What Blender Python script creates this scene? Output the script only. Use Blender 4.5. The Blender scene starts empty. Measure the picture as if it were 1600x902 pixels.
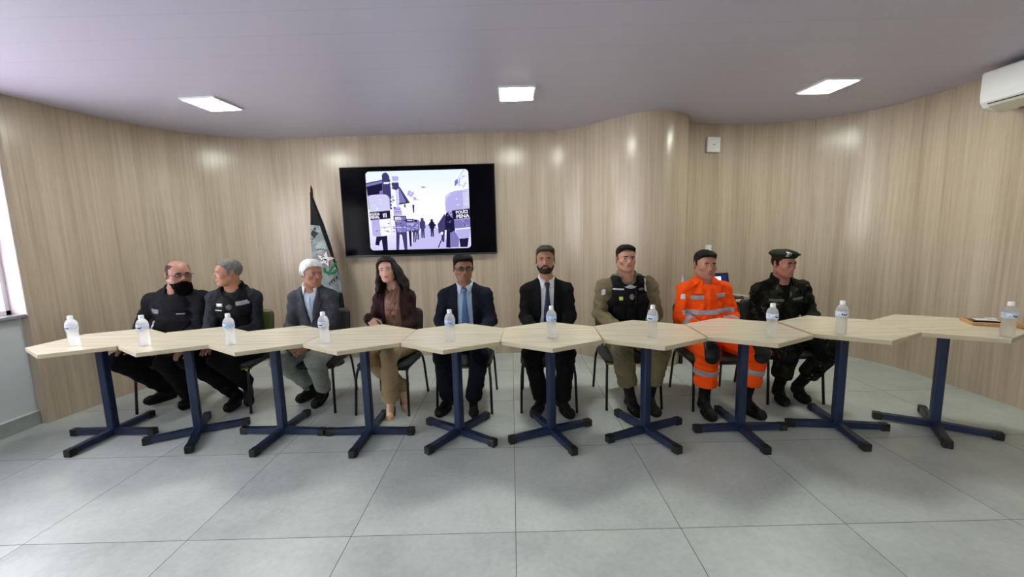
import bpy, bmesh, math, random
import numpy as np
from math import sin, cos, pi, radians, atan2, hypot
from mathutils import Vector, Matrix
from mathutils.bvhtree import BVHTree
from mathutils.geometry import delaunay_2d_cdt

random.seed(7)
SC = bpy.context.scene
COL = SC.collection
ROOM_H = 2.59

# ------------------------------------------------------------------ helpers
def new_mesh(name, verts, faces, mat=None, smooth=False):
    me = bpy.data.meshes.new(name)
    me.from_pydata([tuple(v) for v in verts], [], [tuple(f) for f in faces])
    if mat is not None:
        me.materials.append(mat)
    if smooth:
        me.polygons.foreach_set('use_smooth', [True] * len(me.polygons))
    me.update()
    return me

def link(name, me, parent=None):
    o = bpy.data.objects.new(name, me)
    COL.objects.link(o)
    if parent is not None:
        o.parent = parent
    return o

def tag(o, label=None, cat=None, group=None, kind=None):
    if label: o['label'] = label
    if cat: o['category'] = cat
    if group: o['group'] = group
    if kind: o['kind'] = kind
    return o

def empty(name, loc, rz=0.0):
    o = bpy.data.objects.new(name, None)
    COL.objects.link(o)
    o.location = loc
    o.rotation_euler = (0, 0, rz)
    o.empty_display_size = 0.1
    return o

def copy_tree(o, parent=None):
    c = o.copy()
    COL.objects.link(c)
    c.parent = parent
    for ch in [x for x in o.children]:
        copy_tree(ch, c)
    return c

class MB:
    """collects shapes into one mesh object"""
    def __init__(self):
        self.v = []; self.f = []; self.sm = []; self.mi = []
    def add(self, verts, faces, smooth=False, mi=0):
        n = len(self.v)
        self.v += [tuple(p) for p in verts]
        for f in faces:
            self.f.append(tuple(i + n for i in f)); self.sm.append(smooth); self.mi.append(mi)
        return self
    def box(self, c, s, bev=0.0, rz=0.0, M=None, mi=0):
        bm = bmesh.new()
        bmesh.ops.create_cube(bm, size=1.0)
        for v in bm.verts:
            v.co = Vector((v.co.x * s[0], v.co.y * s[1], v.co.z * s[2]))
        if bev > 0:
            bmesh.ops.bevel(bm, geom=list(bm.edges), offset=bev, segments=2, affect='EDGES', profile=0.5)
        T = Matrix.Translation(Vector(c)) @ Matrix.Rotation(rz, 4, 'Z')
        if M is not None:
            T = Matrix.Translation(Vector(c)) @ M.to_4x4()
        bm.verts.index_update()
        self.add([T @ v.co for v in bm.verts], [[v.index for v in f.verts] for f in bm.faces], False, mi)
        bm.free()
        return self
    def tube(self, pts, rad, n=10, cap=True, smooth=True, flat=1.0, mi=0):
        pts = [Vector(p) for p in pts]
        rads = rad if isinstance(rad, (list, tuple)) else [rad] * len(pts)
        rings = []
        prev = None
        for i, p in enumerate(pts):
            if i == 0: t = pts[1] - p
            elif i == len(pts) - 1: t = p - pts[i - 1]
            else: t = (pts[i + 1] - p).normalized() + (p - pts[i - 1]).normalized()
            t.normalize()
            if prev is None:
                a = Vector((0, 0, 1)) if abs(t.z) < 0.9 else Vector((1, 0, 0))
                u = t.cross(a).normalized()
            else:
                u = prev - t * prev.dot(t)
                u.normalize()
            prev = u
            w = t.cross(u)
            rings.append([p + (u * cos(2 * pi * k / n) + w * sin(2 * pi * k / n) * flat) * rads[i] for k in range(n)])
        vs = [q for r in rings for q in r]
        fs = []
        for i in range(len(rings) - 1):
            for k in range(n):
                a = i * n + k; b = i * n + (k + 1) % n
                fs.append((a, b, b + n, a + n))
        if cap:
            fs.append(tuple(range(n - 1, -1, -1)))
            m = (len(rings) - 1) * n
            fs.append(tuple(range(m, m + n)))
        self.add(vs, fs, smooth, mi)
        return self
    def lathe(self, prof, n=24, c=(0, 0, 0), smooth=True, cap=True, mi=0, flut=None):
        vs = []; fs = []
        for (r, z) in prof:
            for k in range(n):
                a = 2 * pi * k / n
                vs.append((c[0] + r * cos(a), c[1] + r * sin(a), c[2] + z))
        for i in range(len(prof) - 1):
            for k in range(n):
                a = i * n + k; b = i * n + (k + 1) % n
                fs.append((a, b, b + n, a + n))
        if cap:
            fs.append(tuple(range(n - 1, -1, -1)))
            m = (len(prof) - 1) * n
            fs.append(tuple(range(m, m + n)))
        self.add(vs, fs, smooth, mi)
        return self
    def prism(self, poly, z0, z1, mi=0, M=None):
        """poly (x,y) counter-clockwise, extruded z0..z1"""
        n = len(poly)
        vs = [(x, y, z0) for x, y in poly] + [(x, y, z1) for x, y in poly]
        if M is not None: vs = [M @ Vector(v) for v in vs]
        fs = [tuple(range(n - 1, -1, -1)), tuple(range(n, 2 * n))]
        for i in range(n):
            j = (i + 1) % n
            fs.append((i, j, j + n, i + n))
        self.add(vs, fs, False, mi)
        return self
    def ellip(self, c, r, n=16, m=10, M=None, mi=0):
        vs = []; fs = []
        c = Vector(c)
        for i in range(1, m):
            th = pi * i / m
            for k in range(n):
                a = 2 * pi * k / n
                p = Vector((r[0] * sin(th) * cos(a), r[1] * sin(th) * sin(a), r[2] * cos(th)))
                if M is not None: p = M @ p
                vs.append(c + p)
        top = Vector((0, 0, r[2])); bot = Vector((0, 0, -r[2]))
        if M is not None: top = M @ top; bot = M @ bot
        vs.append(c + top); vs.append(c + bot)
        T = len(vs) - 2; B = T + 1
        for i in range(m - 2):
            for k in range(n):
                a = i * n + k; b = i * n + (k + 1) % n
                fs.append((a, a + n, b + n, b))
        for k in range(n):
            fs.append((T, k, (k + 1) % n))
            fs.append((B, (m - 2) * n + (k + 1) % n, (m - 2) * n + k))
        self.add(vs, fs, True, mi)
        return self
    def build(self, name, mats, parent=None, loc=None):
        me = bpy.data.meshes.new(name)
        me.from_pydata(self.v, [], self.f)
        if not isinstance(mats, (list, tuple)): mats = [mats]
        for m in mats: me.materials.append(m)
        me.polygons.foreach_set('use_smooth', self.sm)
        me.polygons.foreach_set('material_index', self.mi)
        me.update()
        o = link(name, me, parent)
        if loc is not None: o.location = loc
        return o

def catmull(pts, per=6):
    P = [Vector(p) for p in pts]
    P = [P[0] * 2 - P[1]] + P + [P[-1] * 2 - P[-2]]
    out = []
    for i in range(1, len(P) - 2):
        p0, p1, p2, p3 = P[i - 1], P[i], P[i + 1], P[i + 2]
        for k in range(per):
            t = k / per
            out.append(0.5 * ((2 * p1) + (p2 - p0) * t + (2 * p0 - 5 * p1 + 4 * p2 - p3) * t * t + (3 * p1 - p0 - 3 * p2 + p3) * t ** 3))
    out.append(P[-2].copy())
    return out

# ------------------------------------------------------------------ materials
def srgb(r, g, b):
    def f(c):
        c /= 255.0
        return c / 12.92 if c <= 0.04045 else ((c + 0.055) / 1.055) ** 2.4
    return (f(r), f(g), f(b), 1.0)

class NT:
    def __init__(self, name):
        self.m = bpy.data.materials.new(name)
        self.m.use_nodes = True
        self.t = self.m.node_tree
        self.bs = self.t.nodes['Principled BSDF']
        self.out = self.t.nodes['Material Output']
    def n(self, typ, **kw):
        nd = self.t.nodes.new(typ)
        for k, v in kw.items():
            if k.startswith('i_'):
                nd.inputs[k[2:].replace('_', ' ')].default_value = v
            else:
                setattr(nd, k, v)
        return nd
    def l(self, a, b):
        self.t.links.new(a, b)
    def math(self, op, a, b=None, c=None):
        nd = self.t.nodes.new('ShaderNodeMath'); nd.operation = op
        for i, x in enumerate((a, b, c)):
            if x is None: continue
            if isinstance(x, (int, float)): nd.inputs[i].default_value = x
            else: self.l(x, nd.inputs[i])
        return nd.outputs[0]
    def ramp(self, fac, stops, interp='LINEAR'):
        r = self.t.nodes.new('ShaderNodeValToRGB')
        r.color_ramp.interpolation = interp
        while len(r.color_ramp.elements) < len(stops): r.color_ramp.elements.new(0.5)
        for e, (p, c) in zip(r.color_ramp.elements, stops):
            e.position = p; e.color = c
        self.l(fac, r.inputs[0])
        return r.outputs[0]
    def mix(self, fac, a, b, mode='MIX'):
        nd = self.t.nodes.new('ShaderNodeMix'); nd.data_type = 'RGBA'; nd.blend_type = mode
        for s, x in ((nd.inputs[0], fac), (nd.inputs[6], a), (nd.inputs[7], b)):
            if isinstance(x, (int, float, tuple)): s.default_value = x
            else: self.l(x, s)
        return nd.outputs[2]
    def bump(self, h, strength=0.2, dist=0.01):
        b = self.t.nodes.new('ShaderNodeBump')
        b.inputs['Strength'].default_value = strength
        b.inputs['Distance'].default_value = dist
        self.l(h, b.inputs['Height'])
        self.l(b.outputs[0], self.bs.inputs['Normal'])

def setp(bs, col=None, rough=None, metal=None, spec=None, **kw):
    if col is not None: bs.inputs['Base Color'].default_value = col
    if rough is not None: bs.inputs['Roughness'].default_value = rough
    if metal is not None: bs.inputs['Metallic'].default_value = metal
    if spec is not None: bs.inputs['Specular IOR Level'].default_value = spec
    for k, v in kw.items(): bs.inputs[k].default_value = v

def plain(name, col, rough=0.5, metal=0.0, spec=0.5, noise=0.0, scale=30.0, bump=0.0):
    T = NT(name)
    setp(T.bs, col, rough, metal, spec)
    if noise > 0 or bump > 0:
        tc = T.n('ShaderNodeTexCoord')
        nz = T.n('ShaderNodeTexNoise'); nz.inputs['Scale'].default_value = scale; nz.inputs['Detail'].default_value = 5
        T.l(tc.outputs['Object'], nz.inputs['Vector'])
        if noise > 0:
            lo = tuple(c * (1 - noise) for c in col[:3]) + (1,)
            hi = tuple(min(1, c * (1 + noise)) for c in col[:3]) + (1,)
            T.l(T.ramp(nz.outputs['Fac'], [(0.3, lo), (0.7, hi)]), T.bs.inputs['Base Color'])
        if bump > 0:
            T.bump(nz.outputs['Fac'], bump, 0.01)
    return T.m

def fabric(name, col, noise=0.18, scale=9.0, rough=0.9, weave=900.0, bump=0.45, spec=0.15, sheen=0.0):
    T = NT(name)
    setp(T.bs, col, rough, 0.0, spec)
    T.bs.inputs['Sheen Weight'].default_value = sheen
    tc = T.n('ShaderNodeTexCoord')
    nz = T.n('ShaderNodeTexNoise'); nz.inputs['Scale'].default_value = scale; nz.inputs['Detail'].default_value = 4
    T.l(tc.outputs['Object'], nz.inputs['Vector'])
    lo = tuple(c * (1 - noise) for c in col[:3]) + (1,)
    hi = tuple(min(1, c * (1 + noise)) for c in col[:3]) + (1,)
    T.l(T.ramp(nz.outputs['Fac'], [(0.3, lo), (0.7, hi)]), T.bs.inputs['Base Color'])
    n2 = T.n('ShaderNodeTexNoise'); n2.inputs['Scale'].default_value = 22.0; n2.inputs['Detail'].default_value = 3
    n2.inputs['Distortion'].default_value = 1.2
    mp = T.n('ShaderNodeMapping'); mp.inputs['Scale'].default_value = (1.0, 1.0, 1.8)
    T.l(tc.outputs['Object'], mp.inputs[0]); T.l(mp.outputs[0], n2.inputs['Vector'])
    T.bump(n2.outputs['Fac'], bump, 0.02)
    return T.m

def emit(name, col, strength):
    T = NT(name)
    setp(T.bs, (0, 0, 0, 1), 0.6, 0, 0.0)
    T.bs.inputs['Emission Color'].default_value = col
    T.bs.inputs['Emission Strength'].default_value = strength
    return T.m

def wood_wall_mat():
    T = NT('oak_laminate_wall')
    uv = T.n('ShaderNodeUVMap'); uv.uv_map = 'UVMap'
    mp = T.n('ShaderNodeMapping'); mp.inputs['Scale'].default_value = (38.0, 0.8, 1.0)
    T.l(uv.outputs[0], mp.inputs[0])
    n1 = T.n('ShaderNodeTexNoise'); n1.inputs['Scale'].default_value = 1.0; n1.inputs['Detail'].default_value = 7; n1.inputs['Roughness'].default_value = 0.62
    T.l(mp.outputs[0], n1.inputs['Vector'])
    mp2 = T.n('ShaderNodeMapping'); mp2.inputs['Scale'].default_value = (6.0, 0.25, 1.0)
    T.l(uv.outputs[0], mp2.inputs[0])
    n2 = T.n('ShaderNodeTexNoise'); n2.inputs['Scale'].default_value = 1.0; n2.inputs['Detail'].default_value = 3
    T.l(mp2.outputs[0], n2.inputs['Vector'])
    f = T.math('ADD', T.math('MULTIPLY', n1.outputs['Fac'], 0.55), T.math('MULTIPLY', n2.outputs['Fac'], 0.45))
    c = T.ramp(f, [(0.30, srgb(156, 140, 119)), (0.44, srgb(177, 161, 140)), (0.56, srgb(188, 173, 152)), (0.72, srgb(201, 187, 167))])
    # dark short pores
    mp3 = T.n('ShaderNodeMapping'); mp3.inputs['Scale'].default_value = (210.0, 6.0, 1.0)
    T.l(uv.outputs[0], mp3.inputs[0])
    n3 = T.n('ShaderNodeTexNoise'); n3.inputs['Scale'].default_value = 1.0; n3.inputs['Detail'].default_value = 2
    T.l(mp3.outputs[0], n3.inputs['Vector'])
    pore = T.ramp(n3.outputs['Fac'], [(0.56, (1, 1, 1, 1)), (0.72, (0.90, 0.88, 0.85, 1))])
    c = T.mix(1.0, c, pore, 'MULTIPLY')
    T.l(c, T.bs.inputs['Base Color'])
    setp(T.bs, None, 0.24, 0, 0.45)
    T.bump(n1.outputs['Fac'], 0.05, 0.002)
    return T.m

def floor_mat():
    T = NT('grey_porcelain_tiles')
    tc = T.n('ShaderNodeTexCoord')
    sx = T.n('ShaderNodeSeparateXYZ'); T.l(tc.outputs['Object'], sx.inputs[0])
    def edge(o, off):
        a = T.math('DIVIDE', T.math('SUBTRACT', o, off), 0.8)
        fr = T.math('FRACT', a)
        d = T.math('MINIMUM', fr, T.math('SUBTRACT', 1.0, fr))
        return T.math('LESS_THAN', d, 0.0022), T.math('FLOOR', a)
    ex, ix = edge(sx.outputs[0], -0.0165)
    ey, iy = edge(sx.outputs[1], 1.8194)
    g = T.math('MAXIMUM', ex, ey)
    cb = T.n('ShaderNodeCombineXYZ'); T.l(ix, cb.inputs[0]); T.l(iy, cb.inputs[1])
    wn = T.n('ShaderNodeTexWhiteNoise'); T.l(cb.outputs[0], wn.inputs['Vector'])
    va = T.n('ShaderNodeVectorMath'); va.operation = 'MULTIPLY_ADD'
    T.l(wn.outputs['Color'], va.inputs[0]); va.inputs[1].default_value = (9, 9, 9); T.l(tc.outputs['Object'], va.inputs[2])
    n1 = T.n('ShaderNodeTexNoise'); n1.inputs['Scale'].default_value = 2.2; n1.inputs['Detail'].default_value = 7; n1.inputs['Roughness'].default_value = 0.6
    T.l(va.outputs[0], n1.inputs['Vector'])
    n2 = T.n('ShaderNodeTexNoise'); n2.inputs['Scale'].default_value = 38; n2.inputs['Detail'].default_value = 4
    T.l(va.outputs[0], n2.inputs['Vector'])
    f = T.math('ADD', T.math('MULTIPLY', n1.outputs['Fac'], 0.72), T.math('MULTIPLY', n2.outputs['Fac'], 0.28))
    f = T.math('ADD', f, T.math('MULTIPLY', T.math('SUBTRACT', wn.outputs['Value'], 0.5), 0.05))
    c = T.ramp(f, [(0.30, srgb(160, 166, 162)), (0.50, srgb(179, 186, 181)), (0.70, srgb(196, 202, 196))])
    c = T.mix(g, c, srgb(84, 88, 86))
    T.l(c, T.bs.inputs['Base Color'])
    r = T.math('ADD', T.math('MULTIPLY', n2.outputs['Fac'], 0.12), 0.26)
    r = T.math('MAXIMUM', r, T.math('MULTIPLY', g, 0.7))
    T.l(r, T.bs.inputs['Roughness'])
    setp(T.bs, spec=0.5)
    T.bump(T.math('SUBTRACT', 1.0, g), 0.15, 0.001)
    return T.m

def table_mat():
    T = NT('maple_laminate')
    tc = T.n('ShaderNodeTexCoord')
    mp = T.n('ShaderNodeMapping'); mp.inputs['Scale'].default_value = (1.2, 26.0, 3.0)
    oi = T.n('ShaderNodeObjectInfo')
    va = T.n('ShaderNodeVectorMath'); va.operation = 'ADD'
    T.l(tc.outputs['Object'], va.inputs[0]); T.l(oi.outputs['Random'], va.inputs[1])
    T.l(va.outputs[0], mp.inputs[0])
    n1 = T.n('ShaderNodeTexNoise'); n1.inputs['Scale'].default_value = 1.4; n1.inputs['Detail'].default_value = 6; n1.inputs['Distortion'].default_value = 0.5
    T.l(mp.outputs[0], n1.inputs['Vector'])
    c = T.ramp(n1.outputs['Fac'], [(0.3, srgb(204, 194, 168)), (0.5, srgb(218, 209, 184)), (0.7, srgb(228, 220, 198))])
    T.l(c, T.bs.inputs['Base Color'])
    setp(T.bs, None, 0.22, 0, 0.5)
    return T.m

def ceiling_mat():
    T = NT('lilac_white_pvc_ceiling')
    tc = T.n('ShaderNodeTexCoord')
    sx = T.n('ShaderNodeSeparateXYZ'); T.l(tc.outputs['Object'], sx.inputs[0])
    fr = T.math('FRACT', T.math('DIVIDE', sx.outputs[1], 0.25))
    g = T.math('LESS_THAN', T.math('MINIMUM', fr, T.math('SUBTRACT', 1.0, fr)), 0.008)
    c = T.mix(T.math('MULTIPLY', g, 0.35), srgb(192, 188, 206), srgb(140, 137, 152))
    T.l(c, T.bs.inputs['Base Color'])
    setp(T.bs, None, 0.38, 0, 0.45)
    T.bump(T.math('SUBTRACT', 1.0, g), 0.2, 0.001)
    return T.m

def water_bottle_mat():
    m = bpy.data.materials.new('clear_water_plastic'); m.use_nodes = True
    t = m.node_tree
    for n in list(t.nodes):
        if n.type == 'BSDF_PRINCIPLED': t.nodes.remove(n)
    out = t.nodes['Material Output']
    gl = t.nodes.new('ShaderNodeBsdfGlass'); gl.inputs['Roughness'].default_value = 0.06; gl.inputs['IOR'].default_value = 1.30
    gl.inputs['Color'].default_value = (0.97, 0.985, 1.0, 1)
    tr = t.nodes.new('ShaderNodeBsdfTransparent'); tr.inputs['Color'].default_value = (0.97, 0.98, 1.0, 1)
    df = t.nodes.new('ShaderNodeBsdfTranslucent'); df.inputs['Color'].default_value = (0.98, 0.99, 1.0, 1)
    m0 = t.nodes.new('ShaderNodeMixShader'); m0.inputs[0].default_value = 0.45
    m1 = t.nodes.new('ShaderNodeMixShader'); m1.inputs[0].default_value = 0.32
    t.links.new(gl.outputs[0], m0.inputs[1]); t.links.new(tr.outputs[0], m0.inputs[2])
    t.links.new(m0.outputs[0], m1.inputs[1]); t.links.new(df.outputs[0], m1.inputs[2])
    t.links.new(m1.outputs[0], out.inputs['Surface'])
    return m

def skin_mat(name, col, var=0.10):
    col = (col[0] * 0.84, col[1] * 0.88, col[2] * 0.90, 1)
    T = NT(name)
    tc = T.n('ShaderNodeTexCoord')
    nz = T.n('ShaderNodeTexNoise'); nz.inputs['Scale'].default_value = 28; nz.inputs['Detail'].default_value = 3
    T.l(tc.outputs['Object'], nz.inputs['Vector'])
    lo = (col[0] * (1 - var * 0.5), col[1] * (1 - var), col[2] * (1 - var), 1)
    hi = (min(1, col[0] * (1 + var * 0.4)), col[1] * (1 + var * 0.6), col[2] * (1 + var * 0.6), 1)
    T.l(T.ramp(nz.outputs['Fac'], [(0.35, lo), (0.65, hi)]), T.bs.inputs['Base Color'])
    setp(T.bs, None, 0.48, 0, 0.4)
    return T.m

def camo_mat():
    T = NT('woodland_camouflage')
    tc = T.n('ShaderNodeTexCoord')
    cols = []
    base = srgb(16, 19, 15)
    cur = base
    for i, (sc, th, col) in enumerate([(11, 0.54, srgb(34, 38, 28)), (14, 0.62, srgb(44, 37, 31)), (17, 0.66, srgb(80, 80, 74)), (9, 0.60, srgb(8, 9, 8))]):
        nz = T.n('ShaderNodeTexNoise'); nz.inputs['Scale'].default_value = sc; nz.inputs['Detail'].default_value = 2
        nz.inputs['Distortion'].default_value = 0.8
        va = T.n('ShaderNodeVectorMath'); va.operation = 'ADD'; va.inputs[1].default_value = (i * 7.3, i * 3.1, i * 5.7)
        T.l(tc.outputs['Object'], va.inputs[0]); T.l(va.outputs[0], nz.inputs['Vector'])
        f = T.ramp(nz.outputs['Fac'], [(th - 0.015, (0, 0, 0, 1)), (th + 0.03, (1, 1, 1, 1))])
        cur = T.mix(f, cur, col)
    T.l(cur, T.bs.inputs['Base Color'])
    setp(T.bs, None, 0.9, 0, 0.15)
    n2 = T.n('ShaderNodeTexNoise'); n2.inputs['Scale'].default_value = 22.0
    T.l(tc.outputs['Object'], n2.inputs['Vector'])
    T.bump(n2.outputs['Fac'], 0.3, 0.02)
    return T.m
# ------------------------------------------------------------------ camera
CAM_H, CAM_P, CAM_R, CAM_Y = 1.4342, 0.1312, -0.0268, -0.0017
fw = Vector((sin(CAM_Y) * cos(CAM_P), cos(CAM_Y) * cos(CAM_P), -sin(CAM_P)))
rt = Vector((cos(CAM_Y), -sin(CAM_Y), 0))
up = rt.cross(fw)
Rr = rt * cos(CAM_R) + up * sin(CAM_R)
Ur = up * cos(CAM_R) - rt * sin(CAM_R)
cam_data = bpy.data.cameras.new('camera')
cam_data.sensor_width = 36.0
cam_data.lens = 0.9156 * 700 / 1600 * 36
cam_data.clip_start = 0.05
cam = bpy.data.objects.new('camera', cam_data)
COL.objects.link(cam)
cam.matrix_world = Matrix(((Rr.x, Ur.x, -fw.x, 0), (Rr.y, Ur.y, -fw.y, 0), (Rr.z, Ur.z, -fw.z, CAM_H), (0, 0, 0, 1)))
SC.camera = cam

# ------------------------------------------------------------------ shared materials
M = {}
M['wood_wall'] = wood_wall_mat()
M['floor'] = floor_mat()
M['ceiling'] = ceiling_mat()
M['white_wall'] = plain('pale_painted_wall', srgb(196, 202, 204), 0.7, noise=0.03, scale=6)
M['jamb'] = plain('pinkish_white_paint', srgb(232, 214, 214), 0.6)
M['base'] = plain('grey_tile_skirting', srgb(150, 156, 152), 0.4, noise=0.06, scale=14)
M['base_lip'] = plain('pale_skirting_edge', srgb(214, 218, 208), 0.5)
M['alu'] = plain('white_aluminium_frame', srgb(214, 212, 218), 0.35, 0.2)
M['granite'] = plain('grey_granite_sill', srgb(148, 142, 150), 0.3, noise=0.12, scale=120)
M['maple'] = table_mat()
M['maple_edge'] = plain('beige_edge_banding', srgb(186, 176, 146), 0.45)
M['navy'] = plain('navy_powder_coated_steel', srgb(25, 41, 70), 0.42, 0.1, 0.5)
M['cap'] = plain('black_plastic_cap', srgb(16, 17, 20), 0.5)
M['blacktube'] = plain('black_steel_tube', srgb(14, 14, 15), 0.35, 0.2)
M['blackseat'] = plain('black_upholstery', srgb(26, 26, 28), 0.6, bump=0.05, scale=200)
M['greyseat'] = plain('charcoal_upholstery', srgb(44, 46, 46), 0.75, bump=0.1, scale=200)
M['lime'] = plain('lime_green_plastic', srgb(136, 150, 30), 0.45)
M['olive'] = plain('olive_green_plastic', srgb(66, 72, 28), 0.5)
M['water'] = water_bottle_mat()
M['capw'] = plain('white_bottle_cap', srgb(240, 242, 244), 0.4)
M['panel_frame'] = plain('white_light_frame', srgb(225, 225, 228), 0.5)
M['led'] = emit('led_diffuser', (0.96, 1.0, 0.91, 1), 54.0)
M['white_plastic'] = plain('white_plastic', srgb(228, 228, 226), 0.4)
M['dark_gap'] = plain('dark_plastic', srgb(40, 40, 42), 0.5)
M['tvblack'] = plain('gloss_black_panel', srgb(5, 5, 9), 0.12, 0, 0.05)
M['tvbezel'] = plain('black_bezel', srgb(14, 14, 18), 0.35)

# ------------------------------------------------------------------ room shell
ctrl = [(-3.84, 3.20), (-3.80, 3.45), (-3.76, 3.73), (-3.69, 4.02), (-3.57, 4.28), (-3.37, 4.55), (-3.14, 4.72), (-2.86, 4.83), (-2.55, 4.86),
        (-2.0, 4.86), (-1.1, 4.85), (0.0, 4.86), (0.45, 4.86), (0.70, 4.79), (0.87, 4.65), (0.98, 4.515), (1.09, 4.39), (1.22, 4.27), (1.35, 4.19),
        (1.50, 4.165), (1.66, 4.22), (1.79, 4.32), (1.865, 4.42), (1.885, 4.52), (1.915, 4.62), (2.00, 4.68), (2.16, 4.735), (2.36, 4.78), (2.6, 4.80),
        (2.91, 4.79), (3.21, 4.72), (3.47, 4.585), (3.68, 4.40), (3.80, 4.16), (3.86, 3.90), (3.87, 3.60), (3.88, 3.2), (3.90, 2.5),
        (3.90, 1.0), (3.90, -1.0), (3.90, -2.6)]
curve = catmull([(x, y, 0) for x, y in ctrl], 6)
# outward offset gives the panelling its thickness
def wall_from_curve(name, pts, mat, h, th=0.06):
    n = len(pts)
    s = [0.0]
    for i in range(1, n): s.append(s[-1] + (pts[i] - pts[i - 1]).length)
    nor = []
    for i in range(n):
        t = pts[min(i + 1, n - 1)] - pts[max(i - 1, 0)]
        t.normalize()
        nor.append(Vector((-t.y, t.x, 0)))
    vs = []; 
    zs = [0, h / 2, h]
    for z in zs:
        for i in range(n): vs.append((pts[i].x, pts[i].y, z))
    off = len(vs)
    for z in (0, h):
        for i in range(n):
            q = pts[i] + nor[i] * th
            vs.append((q.x, q.y, z))
    fs = []
    for k in range(2):
        for i in range(n - 1):
            a = k * n + i
            fs.append((a, a + 1, a + n + 1, a + n))
    nf = len(fs)
    for i in range(n - 1):
        a = off + i
        fs.append((a + 1, a, a + n, a + n + 1))
    fs.append((0, n, 2 * n, off + n, off))
    me = new_mesh(name, vs, fs, mat)
    for i, p in enumerate(me.polygons): p.use_smooth = i < nf
    uvl = me.uv_layers.new(name='UVMap')
    for p in me.polygons:
        for li in p.loop_indices:
            vi = me.loops[li].vertex_index
            idx = vi % n if vi < off else (vi - off) % n
            uvl.data[li].uv = (s[idx], me.vertices[vi].co.z)
    o = link(name, me)
    return o
w = wall_from_curve('wall_back', curve, M['wood_wall'], ROOM_H)
tag(w, kind='structure')

fl = MB().box((0, 1.2, -0.05), (8.6, 8.4, 0.1)).build('floor', M['floor']); tag(fl, kind='structure')
ce = MB().box((0, 1.2, ROOM_H + 0.05), (8.6, 8.4, 0.1)).build('ceiling', M['ceiling']); tag(ce, kind='structure')

# left wall with its window opening and an added one (wall plane x = -3.90, 0.17 m thick)
WX0, WX1 = -4.08, -3.90
Z0, Z1 = 0.90, 2.30
wins = [(0.55, 3.20), (-2.0, 0.10)]  # second window is out of view, added to let in more daylight
lw = MB()
lw.box(((WX0 + WX1) / 2, 0.35, Z0 / 2), (0.18, 5.9, Z0))
lw.box(((WX0 + WX1) / 2, 0.35, (Z1 + ROOM_H) / 2), (0.18, 5.9, ROOM_H - Z1))
for (a, b) in [(-2.6, -2.0), (0.10, 0.55), (3.20, 3.30)]:
    lw.box(((WX0 + WX1) / 2, (a + b) / 2, (Z0 + Z1) / 2), (0.18, b - a, Z1 - Z0))
o = lw.build('wall_left', M['white_wall']); tag(o, kind='structure')
jb = MB()
jb.box((-3.985, 3.197, (Z0 + Z1) / 2), (0.17, 0.006, Z1 - Z0 - 0.002))
jb.box((-3.871, 3.198, ROOM_H / 2 + 0.45), (0.058, 0.012, ROOM_H - 0.9))
o = jb.build('trim_1', M['jamb']); tag(o, kind='structure')
o = MB().box((-3.87, 3.225, 0.45), (0.06, 0.05, 0.9)).build('trim_2', M['wood_wall']); tag(o, kind='structure')
o = MB().box(((3.9 - 4.08) / 2 , -2.66, ROOM_H / 2), (8.1, 0.12, ROOM_H)).build('wall_rear', M['white_wall']); tag(o, kind='structure')
bb = MB().box((-3.893, 0.3, 0.055), (0.014, 5.8, 0.11))
bb.box((-3.892, 0.3, 0.115), (0.018, 5.8, 0.010), mi=1)
o = bb.build('baseboard_left', [M['base'], M['base_lip']]); tag(o, kind='structure')

def window(idx, a, b):
    t = empty('window_%d' % idx, (-3.99, (a + b) / 2, Z0)); tag(t, kind='structure')
    L = b - a; Hh = Z1 - Z0
    fr = MB()
    fr.box((0, 0, 0.025), (0.05, L, 0.05), 0.004).box((0, 0, Hh - 0.025), (0.05, L, 0.05), 0.004)
    fr.box((0, 0, 0.565), (0.055, L, 0.05), 0.004)
    for y in (-L / 2 + 0.02, L / 2 - 0.02): fr.box((0, y, Hh / 2), (0.05, 0.04, Hh), 0.004)
    nm = 3
    for k in range(1, nm): fr.box((0.004, -L / 2 + L * k / nm, Hh / 2), (0.05, 0.05, Hh), 0.004)
    o = fr.build('window_frame', M['alu'], t)
    g = NT('window_glass'); 
    setp(g.bs, (1, 1, 1, 1), 0.0, 0, 0.5); g.bs.inputs['Transmission Weight'].default_value = 1.0; g.bs.inputs['IOR'].default_value = 1.01
    MB().box((-0.008, 0, Hh / 2), (0.004, L - 0.08, Hh - 0.1)).build('window_pane', g.m, t)
    MB().box((0.058, 0, -0.012 + 0.012), (0.175, L - 0.01, 0.024), 0.003).build('window_sill', M['granite'], t)
for i, (a, b) in enumerate(wins): window(i + 1, a, b)

# ------------------------------------------------------------------ ceiling lights
def ceiling_light(x, y, rz, label):
    t = empty('ceiling_light', (x, y, ROOM_H), rz)
    tag(t, label, 'ceiling light', 'square light panels')
    W, D = 0.30, 0.34
    f = MB()
    f.box((0, D / 2 - 0.009, -0.008), (W, 0.018, 0.016), 0.003).box((0, -D / 2 + 0.009, -0.008), (W, 0.018, 0.016), 0.003)
    f.box((W / 2 - 0.009, 0, -0.008), (0.018, D - 0.036, 0.016), 0.003).box((-W / 2 + 0.009, 0, -0.008), (0.018, D - 0.036, 0.016), 0.003)
    f.build('frame', M['panel_frame'], t)
    MB().box((0, 0, -0.0115), (W - 0.036, D - 0.036, 0.013)).build('diffuser', M['led'], t)
ceiling_light(-2.47, 3.61, radians(-4), 'square recessed ceiling light panel nearest the window on the left')
ceiling_light(0.075, 3.555, 0, 'square recessed ceiling light panel in the middle, right of the television')
ceiling_light(2.655, 3.585, radians(3), 'square recessed ceiling light panel nearest the air conditioner')
for (x, y) in [(-2.47, -0.9), (0.07, -0.9), (2.65, -0.9)]:
    ceiling_light(x, y, 0, 'square ceiling light panel in the row behind the viewer')

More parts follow.
